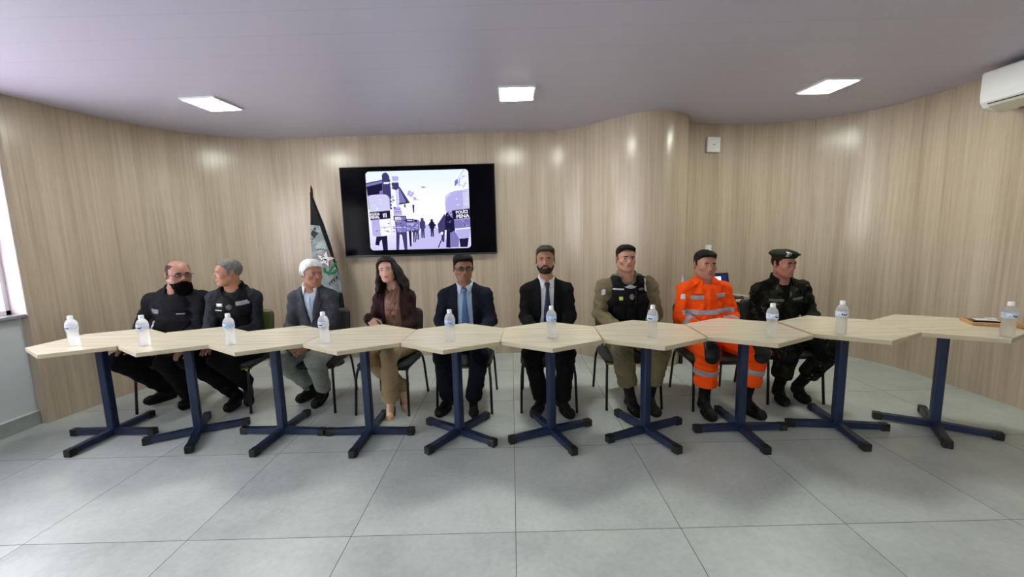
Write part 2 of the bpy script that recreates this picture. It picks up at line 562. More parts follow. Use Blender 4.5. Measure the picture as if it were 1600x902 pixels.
# ------------------------------------------------------------------ tables
HW, HH, HA = 0.3306, 0.3869, 0.1938
hexp = [(0, -HH), (HW, -HA), (HW, HA), (0, HH), (-HW, HA), (-HW, -HA)]
TZ = 0.7434
def make_table():
    t = empty('hexagonal_table', (0, 0, 0))
    bm = bmesh.new()
    vs = [bm.verts.new((x, y, TZ - 0.026)) for x, y in hexp]
    f = bm.faces.new(vs)
    r = bmesh.ops.extrude_face_region(bm, geom=[f])
    for v in r['geom']:
        if isinstance(v, bmesh.types.BMVert): v.co.z = TZ
    bmesh.ops.recalc_face_normals(bm, faces=bm.faces)
    es = [e for e in bm.edges if abs((e.verts[0].co.z + e.verts[1].co.z) / 2 - TZ) < 1e-5]
    bmesh.ops.bevel(bm, geom=es, offset=0.0018, segments=2, affect='EDGES')
    for fc in bm.faces:
        fc.material_index = 0 if abs(fc.normal.z) > 0.95 else 1
    me = bpy.data.meshes.new('tabletop'); bm.to_mesh(me); bm.free()
    me.materials.append(M['maple']); me.materials.append(M['maple_edge'])
    link('tabletop', me, t)
    c = MB().box((0, 0, 0.375), (0.056, 0.056, 0.65), 0.010).build('column', M['navy'], t)
    MB().box((0, 0, TZ - 0.026 - 0.005), (0.30, 0.30, 0.010), 0.002).box((0, 0, TZ - 0.04), (0.09, 0.09, 0.014), 0.002).build('mounting_plate', M['navy'], t)
    for k in range(4):
        a = k * pi / 2
        Mz = Matrix.Rotation(a, 3, 'Z')
        arm = MB()
        L0, L1 = 0.0, 0.285
        prof = []
        # tapering rectangular arm
        hw = 0.021
        vs = [Vector((L0, -hw, 0.012)), Vector((L1, -hw, 0.012)), Vector((L1, hw, 0.012)), Vector((L0, hw, 0.012)),
              Vector((L0, -hw, 0.058)), Vector((L1, -hw, 0.050)), Vector((L1, hw, 0.050)), Vector((L0, hw, 0.058))]
        arm.add([Mz @ v for v in vs], [(3, 2, 1, 0), (4, 5, 6, 7), (0, 1, 5, 4), (1, 2, 6, 5), (2, 3, 7, 6), (3, 0, 4, 7)])
        ao = arm.build('base_arm', M['navy'], t)
        MB().box(Mz @ Vector((0.302, 0, 0.0275)), (0.055, 0.050, 0.053), 0.007, a).build('end_cap', M['cap'], ao)
    return t
TABS = [(-3.062, 2.959, -0.041, -2), (-2.399, 2.937, -0.061, 27), (-1.740, 2.898, -0.056, -5), (-1.074, 2.853, -0.063, -2), (-0.411, 2.819, -0.067, -35),
        (0.252, 2.792, -0.056, 22), (0.919, 2.776, -0.042, 23), (1.591, 2.767, -0.039, 0), (2.281, 2.771, -0.057, -9), (2.937, 2.731, -0.037, -34)]
where = ['first hexagonal table of the row, at the window wall end', 'hexagonal table in front of the bearded man in black',
         'hexagonal table between the black-vest officer and the white-haired man', 'hexagonal table between the white-haired man and the woman in brown',
         'hexagonal table facing the man with the light blue tie', 'hexagonal table facing the man in black suit',
         'hexagonal table facing the officer in khaki', 'hexagonal table in front of the man in orange uniform',
         'hexagonal table just right of the soldier in camouflage', 'last hexagonal table of the row, carrying the wooden tray']
proto = make_table()
for i, (x, y, th, arm) in enumerate(TABS):
    t = proto if i == 0 else copy_tree(proto)
    sc = 1.0
    t.location = (x, y, 0)
    t.rotation_euler = (0, 0, 0)
    for ch in t.children:
        if ch.name.startswith('tabletop'):
            ch.rotation_euler = (0, 0, th)
            # slight gap between neighbours
            ch.location = (0, 0, 0.0004 * (i % 2))
        elif ch.name.startswith('mounting'):
            ch.rotation_euler = (0, 0, th)
        else:
            ch.rotation_euler = (0, 0, radians(arm))
    tag(t, where[i] + ', on a navy cross base', 'table', 'hexagonal tables in a row')

# ------------------------------------------------------------------ chairs
def make_chair(back_mat, shell_mat, seat_mat, under_mat=None):
    under_mat = under_mat or shell_mat
    t = empty('visitor_chair', (0, 0, 0))
    # seat: rounded cushion, origin at chair centre, front towards -y
    def pad(cx, cy, cz, sx, sy, sz, crown, name, mat, Mx=None):
        nx, ny = 14, 14
        vs = []; fs = []
        def P(u, v):
            # superellipse square -> rounded corners
            x = u; y = v
            k = 1 - 0.10 * (abs(u) ** 6) * (abs(v) ** 6) * 1.0
            return x * k, y * k
        for side in (1, -1):
            for j in range(ny + 1):
                for i in range(nx + 1):
                    u = -1 + 2 * i / nx; v = -1 + 2 * j / ny
                    x, y = P(u, v)
                    e = max(abs(u), abs(v))
                    edge = (1 - min(1.0, max(0.0, (e - 0.8) / 0.2)) ** 2)
                    z = side * (sz / 2) * (0.25 + 0.75 * edge ** 0.5)
                    if side > 0: z += crown * (1 - u * u) * (1 - v * v)
                    vs.append((cx + x * sx / 2, cy + y * sy / 2, cz + z))
        n1 = (nx + 1) * (ny + 1)
        for j in range(ny):
            for i in range(nx):
                a = j * (nx + 1) + i
                fs.append((a, a + 1, a + nx + 2, a + nx + 1))
                fs.append((n1 + a, n1 + a + nx + 1, n1 + a + nx + 2, n1 + a + 1))
        ring = [i for i in range(nx + 1)] + [(j) * (nx + 1) + nx for j in range(1, ny + 1)] + [ny * (nx + 1) + i for i in range(nx - 1, -1, -1)] + [j * (nx + 1) for j in range(ny - 1, 0, -1)]
        for a, b in zip(ring, ring[1:] + ring[:1]):
            fs.append((a, a + n1, b + n1, b))
        if Mx is not None: vs = [Mx @ Vector(v) for v in vs]
        me = new_mesh(name, vs, fs, mat, True)
        return link(name, me, t)
    s = pad(0, -0.02, 0.402, 0.45, 0.44, 0.045, 0.006, 'seat', seat_mat)
    tilt = radians(-12)
    Mx = Matrix.Translation(Vector((0, 0.225, 0.655))) @ Matrix.Rotation(pi / 2 + tilt, 4, 'X')
    # backrest cushion lies in local xy, thickness z -> rotated upright; its top side faces forward
    pad(0, 0, 0.0, 0.42, 0.29, 0.035, 0.0, 'backrest', back_mat, Mx @ Matrix.Rotation(pi, 4, 'X'))
    Ms = Matrix.Translation(Vector((0, 0.247, 0.650))) @ Matrix.Rotation(pi / 2 + tilt, 4, 'X')
    pad(0, 0, 0.0, 0.43, 0.30, 0.012, 0.0, 'back_shell', shell_mat, Ms @ Matrix.Rotation(pi, 4, 'X'))
    # under-seat shell
    u = MB().box((0, -0.02, 0.376), (0.42, 0.41, 0.014), 0.004).build('seat_shell', under_mat, t)
    for sx in (-1, 1):
        r = 0.0105
        MB().tube([(sx * 0.222, -0.265, 0.004), (sx * 0.215, -0.235, 0.30), (sx * 0.208, -0.215, 0.355)], r).build('leg', M['blacktube'], t)
        MB().tube([(sx * 0.225, 0.262, 0.004), (sx * 0.213, 0.222, 0.30), (sx * 0.208, 0.205, 0.355)], r).build('leg', M['blacktube'], t)
    f = MB()
    for sx in (-1, 1):
        f.tube(catmull([(sx * 0.208, -0.215, 0.355), (sx * 0.207, -0.200, 0.372), (sx * 0.205, -0.17, 0.378), (sx * 0.205, 0.16, 0.378), (sx * 0.207, 0.19, 0.372), (sx * 0.208, 0.205, 0.355)], 4), 0.0105)
        f.tube(catmull([(sx * 0.15, 0.10, 0.365), (sx * 0.15, 0.20, 0.37), (sx * 0.15, 0.238, 0.42), (sx * 0.15, 0.252, 0.56), (sx * 0.15, 0.275, 0.72)], 4), 0.010, flat=0.8)
    f.tube([(-0.206, -0.16, 0.366), (0.206, -0.16, 0.366)], 0.009)
    f.tube([(-0.206, 0.13, 0.366), (0.206, 0.13, 0.366)], 0.009)
    f.build('frame', M['blacktube'], t)
    return t
chA = make_chair(M['blackseat'], M['tvbezel'], M['greyseat'])
chB = make_chair(M['olive'], M['olive'], M['greyseat'], M['lime'])
CH = [(-3.03, 3.61, 7, 'A', 'black chair under the bearded man in black'),
      (-2.455, 3.53, 3, 'B', 'chair with green back under the grey-haired officer in black vest'),
      (-1.73, 3.50, 2, 'A', 'black chair under the white-haired man in grey blazer'),
      (-1.06, 3.43, -5, 'A', 'black chair under the woman in brown cardigan'),
      (-0.405, 3.42, -2, 'B', 'chair with green back under the man with glasses and blue tie'),
      (0.28, 3.40, -3, 'A', 'black chair under the man in black suit with navy tie'),
      (0.955, 3.42, 0, 'B', 'chair with green back under the officer in khaki uniform'),
      (1.635, 3.35, -2, 'A', 'black chair under the man in orange uniform'),
      (2.28, 3.44, -2, 'A', 'black chair under the soldier in camouflage and beret')]
usedA = usedB = False
for (x, y, rz, k, lab) in CH:
    if k == 'A':
        c = copy_tree(chA) if usedA else chA; usedA = True
    else:
        c = copy_tree(chB) if usedB else chB; usedB = True
    c.location = (x, y, 0); c.rotation_euler = (0, 0, radians(rz))
    tag(c, lab, 'chair', 'visitor chairs behind the tables')

# ------------------------------------------------------------------ bottles
def label_mat(name, ground, mark, light):
    T = NT(name)
    tc = T.n('ShaderNodeTexCoord')
    sx = T.n('ShaderNodeSeparateXYZ'); T.l(tc.outputs['Object'], sx.inputs[0])
    ang = T.math('ARCTAN2', sx.outputs[0], T.math('MULTIPLY', sx.outputs[1], -1.0))   # 0 faces -y
    z = T.math('SUBTRACT', sx.outputs[2], 0.135)
    e = T.math('ADD', T.math('POWER', T.math('DIVIDE', T.math('ADD', ang, 0.25), 0.50), 2.0), T.math('POWER', T.math('DIVIDE', z, 0.011), 2.0))
    inn = T.math('LESS_THAN', e, 1.0)
    e2 = T.math('ADD', T.math('POWER', T.math('DIVIDE', T.math('ADD', ang, 0.22), 0.42), 2.0), T.math('POWER', T.math('DIVIDE', T.math('ADD', z, -0.004), 0.006), 2.0))
    inn2 = T.math('LESS_THAN', e2, 1.0)
    n1 = T.n('ShaderNodeTexNoise'); n1.inputs['Scale'].default_value = 90; T.l(tc.outputs['Object'], n1.inputs['Vector'])
    g = T.ramp(n1.outputs['Fac'], [(0.45, ground), (0.6, light)])
    c = T.mix(inn, g, mark)
    c = T.mix(T.math('MULTIPLY', inn2, 0.7), c, (0.75, 0.82, 0.92, 1))
    T.l(c, T.bs.inputs['Base Color'])
    setp(T.bs, None, 0.35)
    T.bs.inputs['Alpha'].default_value = 0.85
    return T.m
LM1 = label_mat('bottle_label_oval', srgb(188, 204, 232), srgb(24, 34, 92), srgb(228, 236, 248))
LM2 = label_mat('bottle_label_blue', srgb(150, 184, 226), srgb(120, 160, 214), srgb(196, 214, 240))
def make_bottle(lm):
    t = empty('water_bottle', (0, 0, 0))
    prof = [(0.0, 0.004), (0.018, 0.003), (0.027, 0.0005), (0.031, 0.004), (0.032, 0.012), (0.0315, 0.022), (0.0305, 0.03), (0.0318, 0.038), (0.0303, 0.046), (0.0315, 0.054),
            (0.0298, 0.062), (0.0300, 0.072), (0.0292, 0.084), (0.0288, 0.094), (0.0300, 0.104), (0.0325, 0.113), (0.0333, 0.120), (0.0333, 0.150), (0.0328, 0.158), (0.030, 0.168),
            (0.0255, 0.177), (0.019, 0.185), (0.0142, 0.190), (0.0135, 0.194), (0.0135, 0.206)]
    MB().lathe(prof, 28, cap=True).build('bottle_body', M['water'], t)
    MB().lathe([(0.0337, 0.119), (0.0341, 0.1195), (0.0341, 0.1505), (0.0337, 0.151)], 28, cap=False).build('bottle_label', lm, t)
    c = MB().lathe([(0.0155, 0.191), (0.0158, 0.192), (0.0158, 0.1955), (0.0150, 0.196), (0.0150, 0.2125), (0.0135, 0.2145)], 24, cap=True)
    c.build('bottle_cap', M['capw'], t)
    return t
bA = make_bottle(LM1); bB = make_bottle(LM2)
BT = [(-3.062, 2.788, 'A', 'water bottle on the first table, nearest the window', 10), (-2.524, 2.736, 'A', 'water bottle in front of the bearded man in black', 20),
      (-1.918, 2.709, 'B', 'water bottle with pale blue label in front of the officer in black vest', 0), (-1.265, 2.677, 'A', 'water bottle in front of the white-haired man', 0),
      (-0.419, 2.640, 'B', 'water bottle with pale blue label in front of the man with light blue tie', 30), (0.251, 2.671, 'B', 'water bottle with pale blue label in front of the man in black suit', 60),
      (0.899, 2.603, 'A', 'water bottle in front of the officer in khaki', -35), (1.644, 2.557, 'A', 'water bottle right of the man in orange uniform', 35),
      (2.100, 2.575, 'A', 'water bottle on the table just right of the soldier in camouflage', 0), (2.960, 2.400, 'A', 'water bottle beside the wooden tray on the last table', 15)]
ua = ub = False
for (x, y, k, lab, r) in BT:
    if k == 'A':
        b = copy_tree(bA) if ua else bA; ua = True
    else:
        b = copy_tree(bB) if ub else bB; ub = True
    b.location = (x, y, TZ + 0.0006); b.rotation_euler = (0, 0, radians(r))
    tag(b, lab, 'bottle', 'water bottles on the tables')

# ------------------------------------------------------------------ tray with phone and napkin on last table
tr = empty('serving_tray', (3.245, 2.715, TZ + 0.001), radians(-28))
tag(tr, 'light wooden serving tray on the last table beside the bottle', 'tray')
woodtray = plain('light_tray_wood', srgb(196, 150, 98), 0.5, noise=0.12, scale=40)
tb = MB().box((0, 0, 0.005), (0.27, 0.18, 0.010), 0.003)
tb.build('tray_base', woodtray, tr)
rm = MB()
rm.box((0, 0.084, 0.013), (0.27, 0.012, 0.022), 0.003).box((0, -0.084, 0.013), (0.27, 0.012, 0.022), 0.003)
rm.box((0.129, 0, 0.013), (0.012, 0.156, 0.022), 0.003).box((-0.129, 0, 0.013), (0.012, 0.156, 0.022), 0.003)
rm.build('tray_rim', woodtray, tr)
ph = MB().box((0, 0, 0.005), (0.15, 0.074, 0.009), 0.003).build('smartphone', M['tvblack'], None, (3.205, 2.745, TZ + 0.013)); ph.rotation_euler = (0, 0, radians(-24))
tag(ph, 'black smartphone lying in the wooden tray', 'phone')
np_ = MB().box((0, 0, 0.004), (0.11, 0.06, 0.007), 0.003).box((0.03, 0.012, 0.011), (0.05, 0.035, 0.008), 0.003).build('folded_napkin', M['white_plastic'], None, (3.222, 2.742, TZ + 0.0235)); np_.rotation_euler = (0, 0, radians(-24))
tag(np_, 'white folded napkin lying on top of the black smartphone', 'napkin')

# ------------------------------------------------------------------ air conditioner
ac = empty('air_conditioner', (3.60, 2.86, 2.27))
tag(ac, 'white split air conditioner high on the right wall', 'air conditioner')
prof = [(0.24, 0.0), (0.10, 0.0), (0.035, 0.02), (0.006, 0.06), (0.0, 0.11), (0.0, 0.27), (0.012, 0.282), (0.24, 0.29)]
def ac_prism(prof, y0, y1):
    n = len(prof)
    vs = [(x, y0, z) for x, z in prof] + [(x, y1, z) for x, z in prof]
    fs = [tuple(range(n)), tuple(range(2 * n - 1, n - 1, -1))] + [((i + 1) % n, i, i + n, (i + 1) % n + n) for i in range(n)]
    return vs, fs
v, f = ac_prism(prof, -0.43, 0.43)
b = MB().add(v, f); ob = b.build('body', M['white_plastic'], ac)
bv = ob.modifiers.new('b', 'BEVEL'); bv.width = 0.008; bv.segments = 2; bv.limit_method = 'ANGLE'
MB().box((0.055, 0, 0.004), (0.10, 0.74, 0.006), 0.002, M=Matrix.Rotation(radians(24), 3, 'Y')).build('louvre', plain('cream_louvre', srgb(206, 202, 180), 0.4), ac)
MB().box((0.012, 0, 0.044), (0.006, 0.76, 0.004), M=Matrix.Rotation(radians(50), 3, 'Y')).build('vent_gap', M['dark_gap'], ac)
MB().box((0.17, -0.05, -0.012), (0.13, 0.62, 0.026), 0.003).build('mounting_bracket', plain('brown_bracket_wood', srgb(140, 112, 84), 0.6), ac)

# ------------------------------------------------------------------ wall boxes
wb = MB().box((0, 0, 0), (0.165, 0.04, 0.165), 0.008).box((0, -0.0205, 0.0), (0.03, 0.002, 0.006), mi=1).build('junction_box', [M['white_plastic'], M['dark_gap']], None, (2.275, 4.742, 2.365))
wb.rotation_euler = (0, 0, radians(12))
tag(wb, 'small square white box mounted high on the wood wall', 'wall box')
wp = MB().box((0, 0, 0), (0.085, 0.012, 0.12), 0.004).box((0, -0.006, 0), (0.04, 0.004, 0.06), 0.001).build('wall_plate', M['white_plastic'], None, (2.268, 4.752, 1.195))
wp.rotation_euler = (0, 0, radians(12))
tag(wp, 'white wall plate just above the head of the man in orange', 'wall plate')

# ------------------------------------------------------------------ side desk with laptop
ds = empty('side_desk', (2.18, 4.46, 0))
tag(ds, 'small pale desk against the wall carrying the laptop', 'desk')
MB().box((0, 0, 0.676), (0.84, 0.40, 0.022), 0.002).build('desk_top', plain('pale_desk_top', srgb(214, 206, 188), 0.4), ds)
MB().box((0, -0.185, 0.638), (0.76, 0.016, 0.030), 0.002).box((0, 0.17, 0.638), (0.76, 0.016, 0.030), 0.002).build('desk_rail', M['blacktube'], ds)
for sx in (-1, 1):
    for sy in (-1, 1):
        MB().box((sx * 0.385, sy * 0.17, 0.3325), (0.03, 0.03, 0.663), 0.004).build('leg', M['blacktube'], ds)
lp = empty('laptop', (2.26, 4.43, 0.688), radians(4))
tag(lp, 'open black laptop with a bright screen behind the man in orange', 'laptop')
MB().box((0, -0.02, 0.009), (0.37, 0.25, 0.016), 0.004).build('keyboard_base', M['tvbezel'], lp)
Ml = Matrix.Rotation(radians(-14), 3, 'X')
sc_o = MB().box(Vector((0, 0.135, 0.135)), (0.37, 0.008, 0.245), 0.003, M=Ml).build('screen_lid', M['tvbezel'], lp)
MB().box(Vector((-0.01, 0.135, 0.135)) + Ml @ Vector((0, -0.0045, 0.0)), (0.34, 0.001, 0.20), M=Ml).build('screen_desktop', emit('laptop_blue', srgb(28, 34, 78), 1.0), sc_o)
MB().box(Vector((-0.03, 0.135, 0.15)) + Ml @ Vector((0, -0.0055, 0.0)), (0.24, 0.001, 0.13), M=Ml).build('screen_window', emit('laptop_picture', srgb(206, 200, 244), 1.6), sc_o)
MB().box(Vector((0.068, 0.135, 0.138)) + Ml @ Vector((0, -0.0065, 0.0)), (0.03, 0.001, 0.10), M=Ml).build('screen_shape', emit('laptop_shape', srgb(120, 100, 180), 1.0), sc_o)
ms = MB().tube(catmull([(2.43, 4.36, 0.692), (2.47, 4.40, 0.70), (2.52, 4.37, 0.694), (2.57, 4.41, 0.692), (2.55, 4.30, 0.692), (2.48, 4.275, 0.692)], 5), 0.0045).build('laptop_cable', M['blacktube'])
tag(ms, 'black cable coiled on the pale desk beside the laptop', 'cable')
# ------------------------------------------------------------------ television
TVC = (-1.052, 4.79, 1.728)
tv = empty('television', TVC)
tag(tv, 'large wall-mounted television showing a black and white street scene', 'television')
bz = MB().box((0, 0.012, 0), (1.765, 0.028, 1.02), 0.005)
bz.box((0, 0.035, 0), (1.30, 0.05, 0.70), 0.008)
bz.build('housing', M['tvbezel'], tv)
scr = MB().box((0, -0.0035, 0.006), (1.745, 0.004, 0.990)).build('screen', M['tvblack'], tv)
MB().box((0, -0.006, -0.500), (1.76, 0.008, 0.010), 0.002).build('lower_trim', plain('grey_metal_trim', srgb(70, 72, 80), 0.3, 0.8), tv)

PX0, PX1, PZ0, PZ1 = -1.64 - TVC[0], -0.465 - TVC[0], 1.288 - TVC[2], 2.186 - TVC[2]
def tp(cx, cy):
    # the picture on the screen, read on a 1055 x 785 raster
    return (PX0 + (cx - 45) / 1055 * (PX1 - PX0), PZ0 + (850 - cy) / 785 * (PZ1 - PZ0))
def rrect(x0, z0, x1, z1, r, n=5):
    out = []
    for (cx, cz, a0) in ((x1 - r, z0 + r, -90), (x1 - r, z1 - r, 0), (x0 + r, z1 - r, 90), (x0 + r, z0 + r, 180)):
        for k in range(n + 1):
            a = radians(a0 + 90 * k / n)
            out.append((cx + r * cos(a), cz + r * sin(a)))
    return out
pal = {}
def em(name, c, s=0.66):
    if name not in pal: pal[name] = emit('screen_' + name, srgb(*c), s)
    return pal[name]
# sky of the film still: a gradient that is part of the shown picture
T = NT('screen_sky'); tcn = T.n('ShaderNodeTexCoord'); sxn = T.n('ShaderNodeSeparateXYZ'); T.l(tcn.outputs['Object'], sxn.inputs[0])
mr = T.n('ShaderNodeMapRange'); mr.inputs[1].default_value = PZ0; mr.inputs[2].default_value = PZ1; T.l(sxn.outputs[2], mr.inputs[0])
cr = T.ramp(mr.outputs[0], [(0.0, srgb(205, 200, 250)), (0.25, srgb(236, 232, 254)), (0.5, srgb(253, 248, 254)), (1.0, srgb(226, 240, 255))])
setp(T.bs, (0, 0, 0, 1), 0.6, 0, 0.0); T.l(cr, T.bs.inputs['Emission Color']); T.bs.inputs['Emission Strength'].default_value = 0.68
pal['sky'] = T.m
layers = []
def poly(pts, name, c=(0, 0, 0), raw=False):
    q = pts if raw else [tp(*p) for p in pts]
    q = [(min(max(x, PX0 + 0.004), PX1 - 0.004), min(max(z, PZ0 + 0.004), PZ1 - 0.004)) for x, z in q]
    layers.append((q, em(name, c) if name != 'sky' else pal['sky']))
DK, D2, MD, LT, WH, GL = ('dk', (30, 26, 58)), ('d2', (66, 62, 112)), ('md', (126, 122, 184)), ('lt', (182, 178, 232)), ('wh', (246, 244, 255)), ('gl', (206, 206, 240))
poly(rrect(PX0, PZ0, PX1, PZ1, 0.055, 6), 'sky', raw=True)
poly([(640, 600), (720, 600), (900, 850), (430, 850), (560, 700)], 'road', (196, 190, 240))
# left building
poly([(48, 180), (215, 150), (215, 290), (290, 320), (290, 440), (60, 440)], *MD)
poly([(48, 215), (212, 182), (212, 250), (180, 262), (180, 285), (55, 300)], *DK)
poly([(50, 178), (215, 150), (215, 158), (50, 188)], *DK)
poly([(215, 100), (275, 92), (290, 120), (300, 330), (215, 300)], *D2)
poly([(225, 88), (258, 80), (280, 98), (275, 112), (225, 112)], *D2)
poly([(228, 175), (330, 175), (330, 192), (228, 192)], *WH)
poly([(315, 120), (382, 120), (382, 150), (375, 165), (320, 165)], *LT)
poly([(310, 180), (380, 180), (385, 240), (350, 255), (310, 240)], *D2)
poly([(345, 255), (370, 255), (370, 410), (345, 410)], *GL)
poly([(385, 225), (484, 380), (375, 398), (375, 240)], *MD)
poly([(378, 222), (392, 226), (484, 380), (450, 385)], *D2)
poly([(370, 385), (484, 372), (484, 382), (372, 398)], *DK)
for k in range(9):
    poly([(282, 150 + k * 34), (298, 150 + k * 34), (298, 170 + k * 34), (282, 170 + k * 34)], *D2)
poly([(376, 400), (500, 390), (520, 560), (376, 560)], *WH)
poly([(425, 395), (440, 395), (440, 425), (425, 425)], *D2)
poly([(508, 402), (530, 402), (524, 480), (512, 480)], *D2)
for (a, b) in [(470, 265), (500, 280), (485, 300), (520, 330), (462, 285)]:
    poly([(a, b), (a + 28, b - 6), (a + 34, b + 20), (a + 6, b + 28)], *LT)
poly([(535, 352), (578, 350), (578, 356), (535, 358)], *LT)
poly([(610, 228), (632, 226), (662, 234), (636, 240), (612, 236)], *MD)
# right building hints
for pts in ([(1050, 62), (1060, 70), (975, 180), (955, 225), (948, 215)], [(1000, 150), (1012, 160), (1000, 230), (990, 230)], [(1060, 200), (1080, 190), (1040, 250), (1030, 250)]):
    poly(pts, *LT)
poly([(955, 180), (985, 160), (990, 200), (955, 235)], *MD)
poly([(940, 280), (1095, 262), (1095, 270), (940, 290)], *LT)
# far figures
def fig(cx, top, bot, w, c=DK):
    h = bot - top
    poly([(cx - w * .22, top), (cx + w * .22, top), (cx + w * .25, top + h * .13), (cx + w * .5, top + h * .2), (cx + w * .5, top + h * .5), (cx + w * .3, top + h * .55), (cx + w * .3, bot), (cx + w * .06, bot), (cx, top + h * .62), (cx - w * .06, bot), (cx - w * .3, bot), (cx - w * .3, top + h * .55), (cx - w * .5, top + h * .5), (cx - w * .5, top + h * .2), (cx - w * .25, top + h * .13)], *c)
fig(602, 535, 735, 58, D2); fig(700, 550, 725, 52, DK)
poly([(665, 595), (740, 600), (740, 618), (665, 615)], *DK)
fig(545, 560, 750, 50, D2); fig(512, 560, 775, 46, D2)
# receding row of figures with shields on the left
poly([(455, 655), (485, 655), (478, 815), (460, 815)], *DK)
poly([(320, 560), (436, 560), (436, 680), (432, 848), (402, 848), (384, 700), (362, 690), (345, 848), (316, 848), (325, 690)], *D2)
poly([(120, 700), (230, 700), (228, 848), (180, 848), (170, 740), (150, 760), (140, 800), (100, 790)], *DK)
poly([(436, 540), (520, 545), (520, 655), (436, 665)], *MD); poly([(440, 585), (518, 585), (518, 600), (440, 600)], *LT)
poly([(526, 550), (572, 555), (570, 650), (526, 655)], *MD)
poly([(436, 540), (510, 544), (510, 572), (436, 572)], *DK); poly([(446, 550), (500, 553), (500, 563), (446, 563)], *GL)
poly([(520, 548), (548, 550), (548, 574), (520, 572)], *DK)
poly([(330, 560), (434, 565), (434, 665), (425, 672), (335, 672)], *MD)
poly([(332, 615), (432, 620), (432, 632), (332, 628)], *LT)
poly([(312, 420), (380, 415), (400, 500), (312, 505)], *LT); poly([(325, 440), (390, 438), (390, 446), (325, 448)], *MD); poly([(325, 465), (395, 463), (395, 471), (325, 473)], *MD)
poly([(308, 506), (438, 510), (436, 560), (308, 552)], *DK)
poly([(318, 514), (430, 518), (428, 552), (318, 545)], *MD)
# nearest left shield
poly([(60, 312), (90, 298), (230, 292), (262, 305), (276, 330), (280, 680), (262, 698), (190, 706), (90, 708), (78, 690)], *GL)
poly([(160, 540), (270, 536), (276, 680), (256, 698), (168, 704)], *WH)
poly([(85, 545), (158, 541), (165, 704), (92, 706), (80, 690)], *LT)
poly([(78, 618), (276, 612), (276, 618), (78, 624)], *LT)
poly([(64, 466), (276, 452), (276, 530), (70, 544)], *DK)
# right group
poly([(870, 460), (940, 460), (935, 700), (880, 840), (836, 835), (850, 660), (800, 660), (815, 600), (850, 500)], *DK)
poly([(760, 600), (835, 500), (845, 520), (820, 780), (800, 780), (790, 700), (765, 690)], *D2)
poly([(884, 690), (930, 670), (975, 740), (968, 835), (880, 835)], *MD)
poly([(975, 750), (1075, 745), (1060, 835), (985, 835)], *DK)
poly([(848, 330), (905, 290), (1095, 275), (1100, 560), (1085, 740), (1020, 752), (960, 730), (935, 640), (930, 560), (850, 470)], *LT)
poly([(930, 565), (1098, 552), (1098, 640), (938, 652)], *MD)
poly([(938, 650), (1098, 638), (1098, 650), (938, 662)], *WH)
poly([(938, 662), (1098, 650), (1085, 735), (1020, 748), (960, 728)], *LT)
poly([(1030, 290), (1096, 284), (1098, 440), (1035, 450)], *GL)
poly([(912, 470), (1100, 454), (1100, 544), (920, 560)], *DK)
poly([(848, 330), (905, 295), (912, 305), (862, 350), (850, 420), (842, 420)], *GL)
poly([(750, 834), (798, 735), (806, 738), (762, 834)], *DK)
poly([(780, 690), (800, 675), (815, 690), (800, 712)], *WH)
rs = np.random.RandomState(3)
for (x0, y0, x1, y1, cs, n) in [(60, 300, 262, 455, (LT, WH), 14), (85, 545, 276, 700, (GL, MD), 14), (1000, 560, 1096, 640, (LT, D2), 10), (935, 290, 1090, 450, (GL, WH, LT), 16), (330, 565, 436, 670, (LT, D2), 12), (850, 470, 925, 690, (D2, MD), 14), (436, 600, 570, 660, (LT, GL), 10), (290, 560, 330, 740, (D2, LT), 8), (300, 200, 345, 440, (GL, D2, MD), 12), (980, 120, 1085, 250, (LT, GL), 12)]:
    for k in range(n):
        ax = x0 + rs.rand() * (x1 - x0 - 26); ay = y0 + rs.rand() * (y1 - y0 - 12)
        w_, h_ = 8 + rs.rand() * 18, 3 + rs.rand() * 9
        poly([(ax, ay), (ax + w_, ay - 2), (ax + w_ * 0.9, ay + h_), (ax + 2, ay + h_ * 0.8)], *cs[k % len(cs)])
poly([(64, 466), (276, 452), (276, 530), (70, 544)], *DK); poly([(912, 470), (1100, 454), (1100, 544), (920, 560)], *DK)
mb = MB(); mats = []; 
for i, (q, m) in enumerate(layers):
    if m not in mats: mats.append(m)
    y = -0.0060 - 0.00004 * i
    a = sum(q[k][0] * q[(k + 1) % len(q)][1] - q[(k + 1) % len(q)][0] * q[k][1] for k in range(len(q)))
    if a < 0: q = q[::-1]
    # ear-clip safe triangulation
    from mathutils.geometry import tessellate_polygon
    tris = tessellate_polygon([[Vector((x, z, 0)) for x, z in q]])
    mb.add([(x, y, z) for x, z in q], [t for t in tris], False, mats.index(m))
pic = mb.build('screen_picture', mats, scr)
def screen_text(txt, cx, cy, size, shear=0.0, rot=0.0, mat=None, sx=1.0):
    cu = bpy.data.curves.new('shield_lettering', 'FONT'); cu.body = txt; cu.size = size; cu.shear = shear; cu.offset = 0.0016
    cu.resolution_u = 3
    ob = bpy.data.objects.new('tmp_text', cu); COL.objects.link(ob)
    dg = bpy.context.evaluated_depsgraph_get()
    me = bpy.data.meshes.new_from_object(ob.evaluated_get(dg))
    bpy.data.objects.remove(ob)
    me.materials.clear(); me.materials.append(mat or em('wh', (246, 244, 255)))
    x, z = tp(cx, cy)
    Mt = Matrix.Translation(Vector((x, -0.0175, z))) @ Matrix.Rotation(rot, 4, 'Y') @ Matrix.Rotation(pi / 2, 4, 'X') @ Matrix.Diagonal((sx, 1, 1, 1))
    me.transform(Mt)
    for v in me.vertices:
        v.co.x = min(v.co.x, PX1 - 0.002)
    return link('shield_lettering', me, pic)
tr_ = -radians(4)
screen_text('POLÍCIA', 72, 500, 0.036, 0, tr_, sx=0.82)
screen_text('PENAL', 74, 532, 0.043, 0, tr_, sx=0.82)
screen_text('III', 202, 520, 0.066, 0, tr_, sx=1.0)
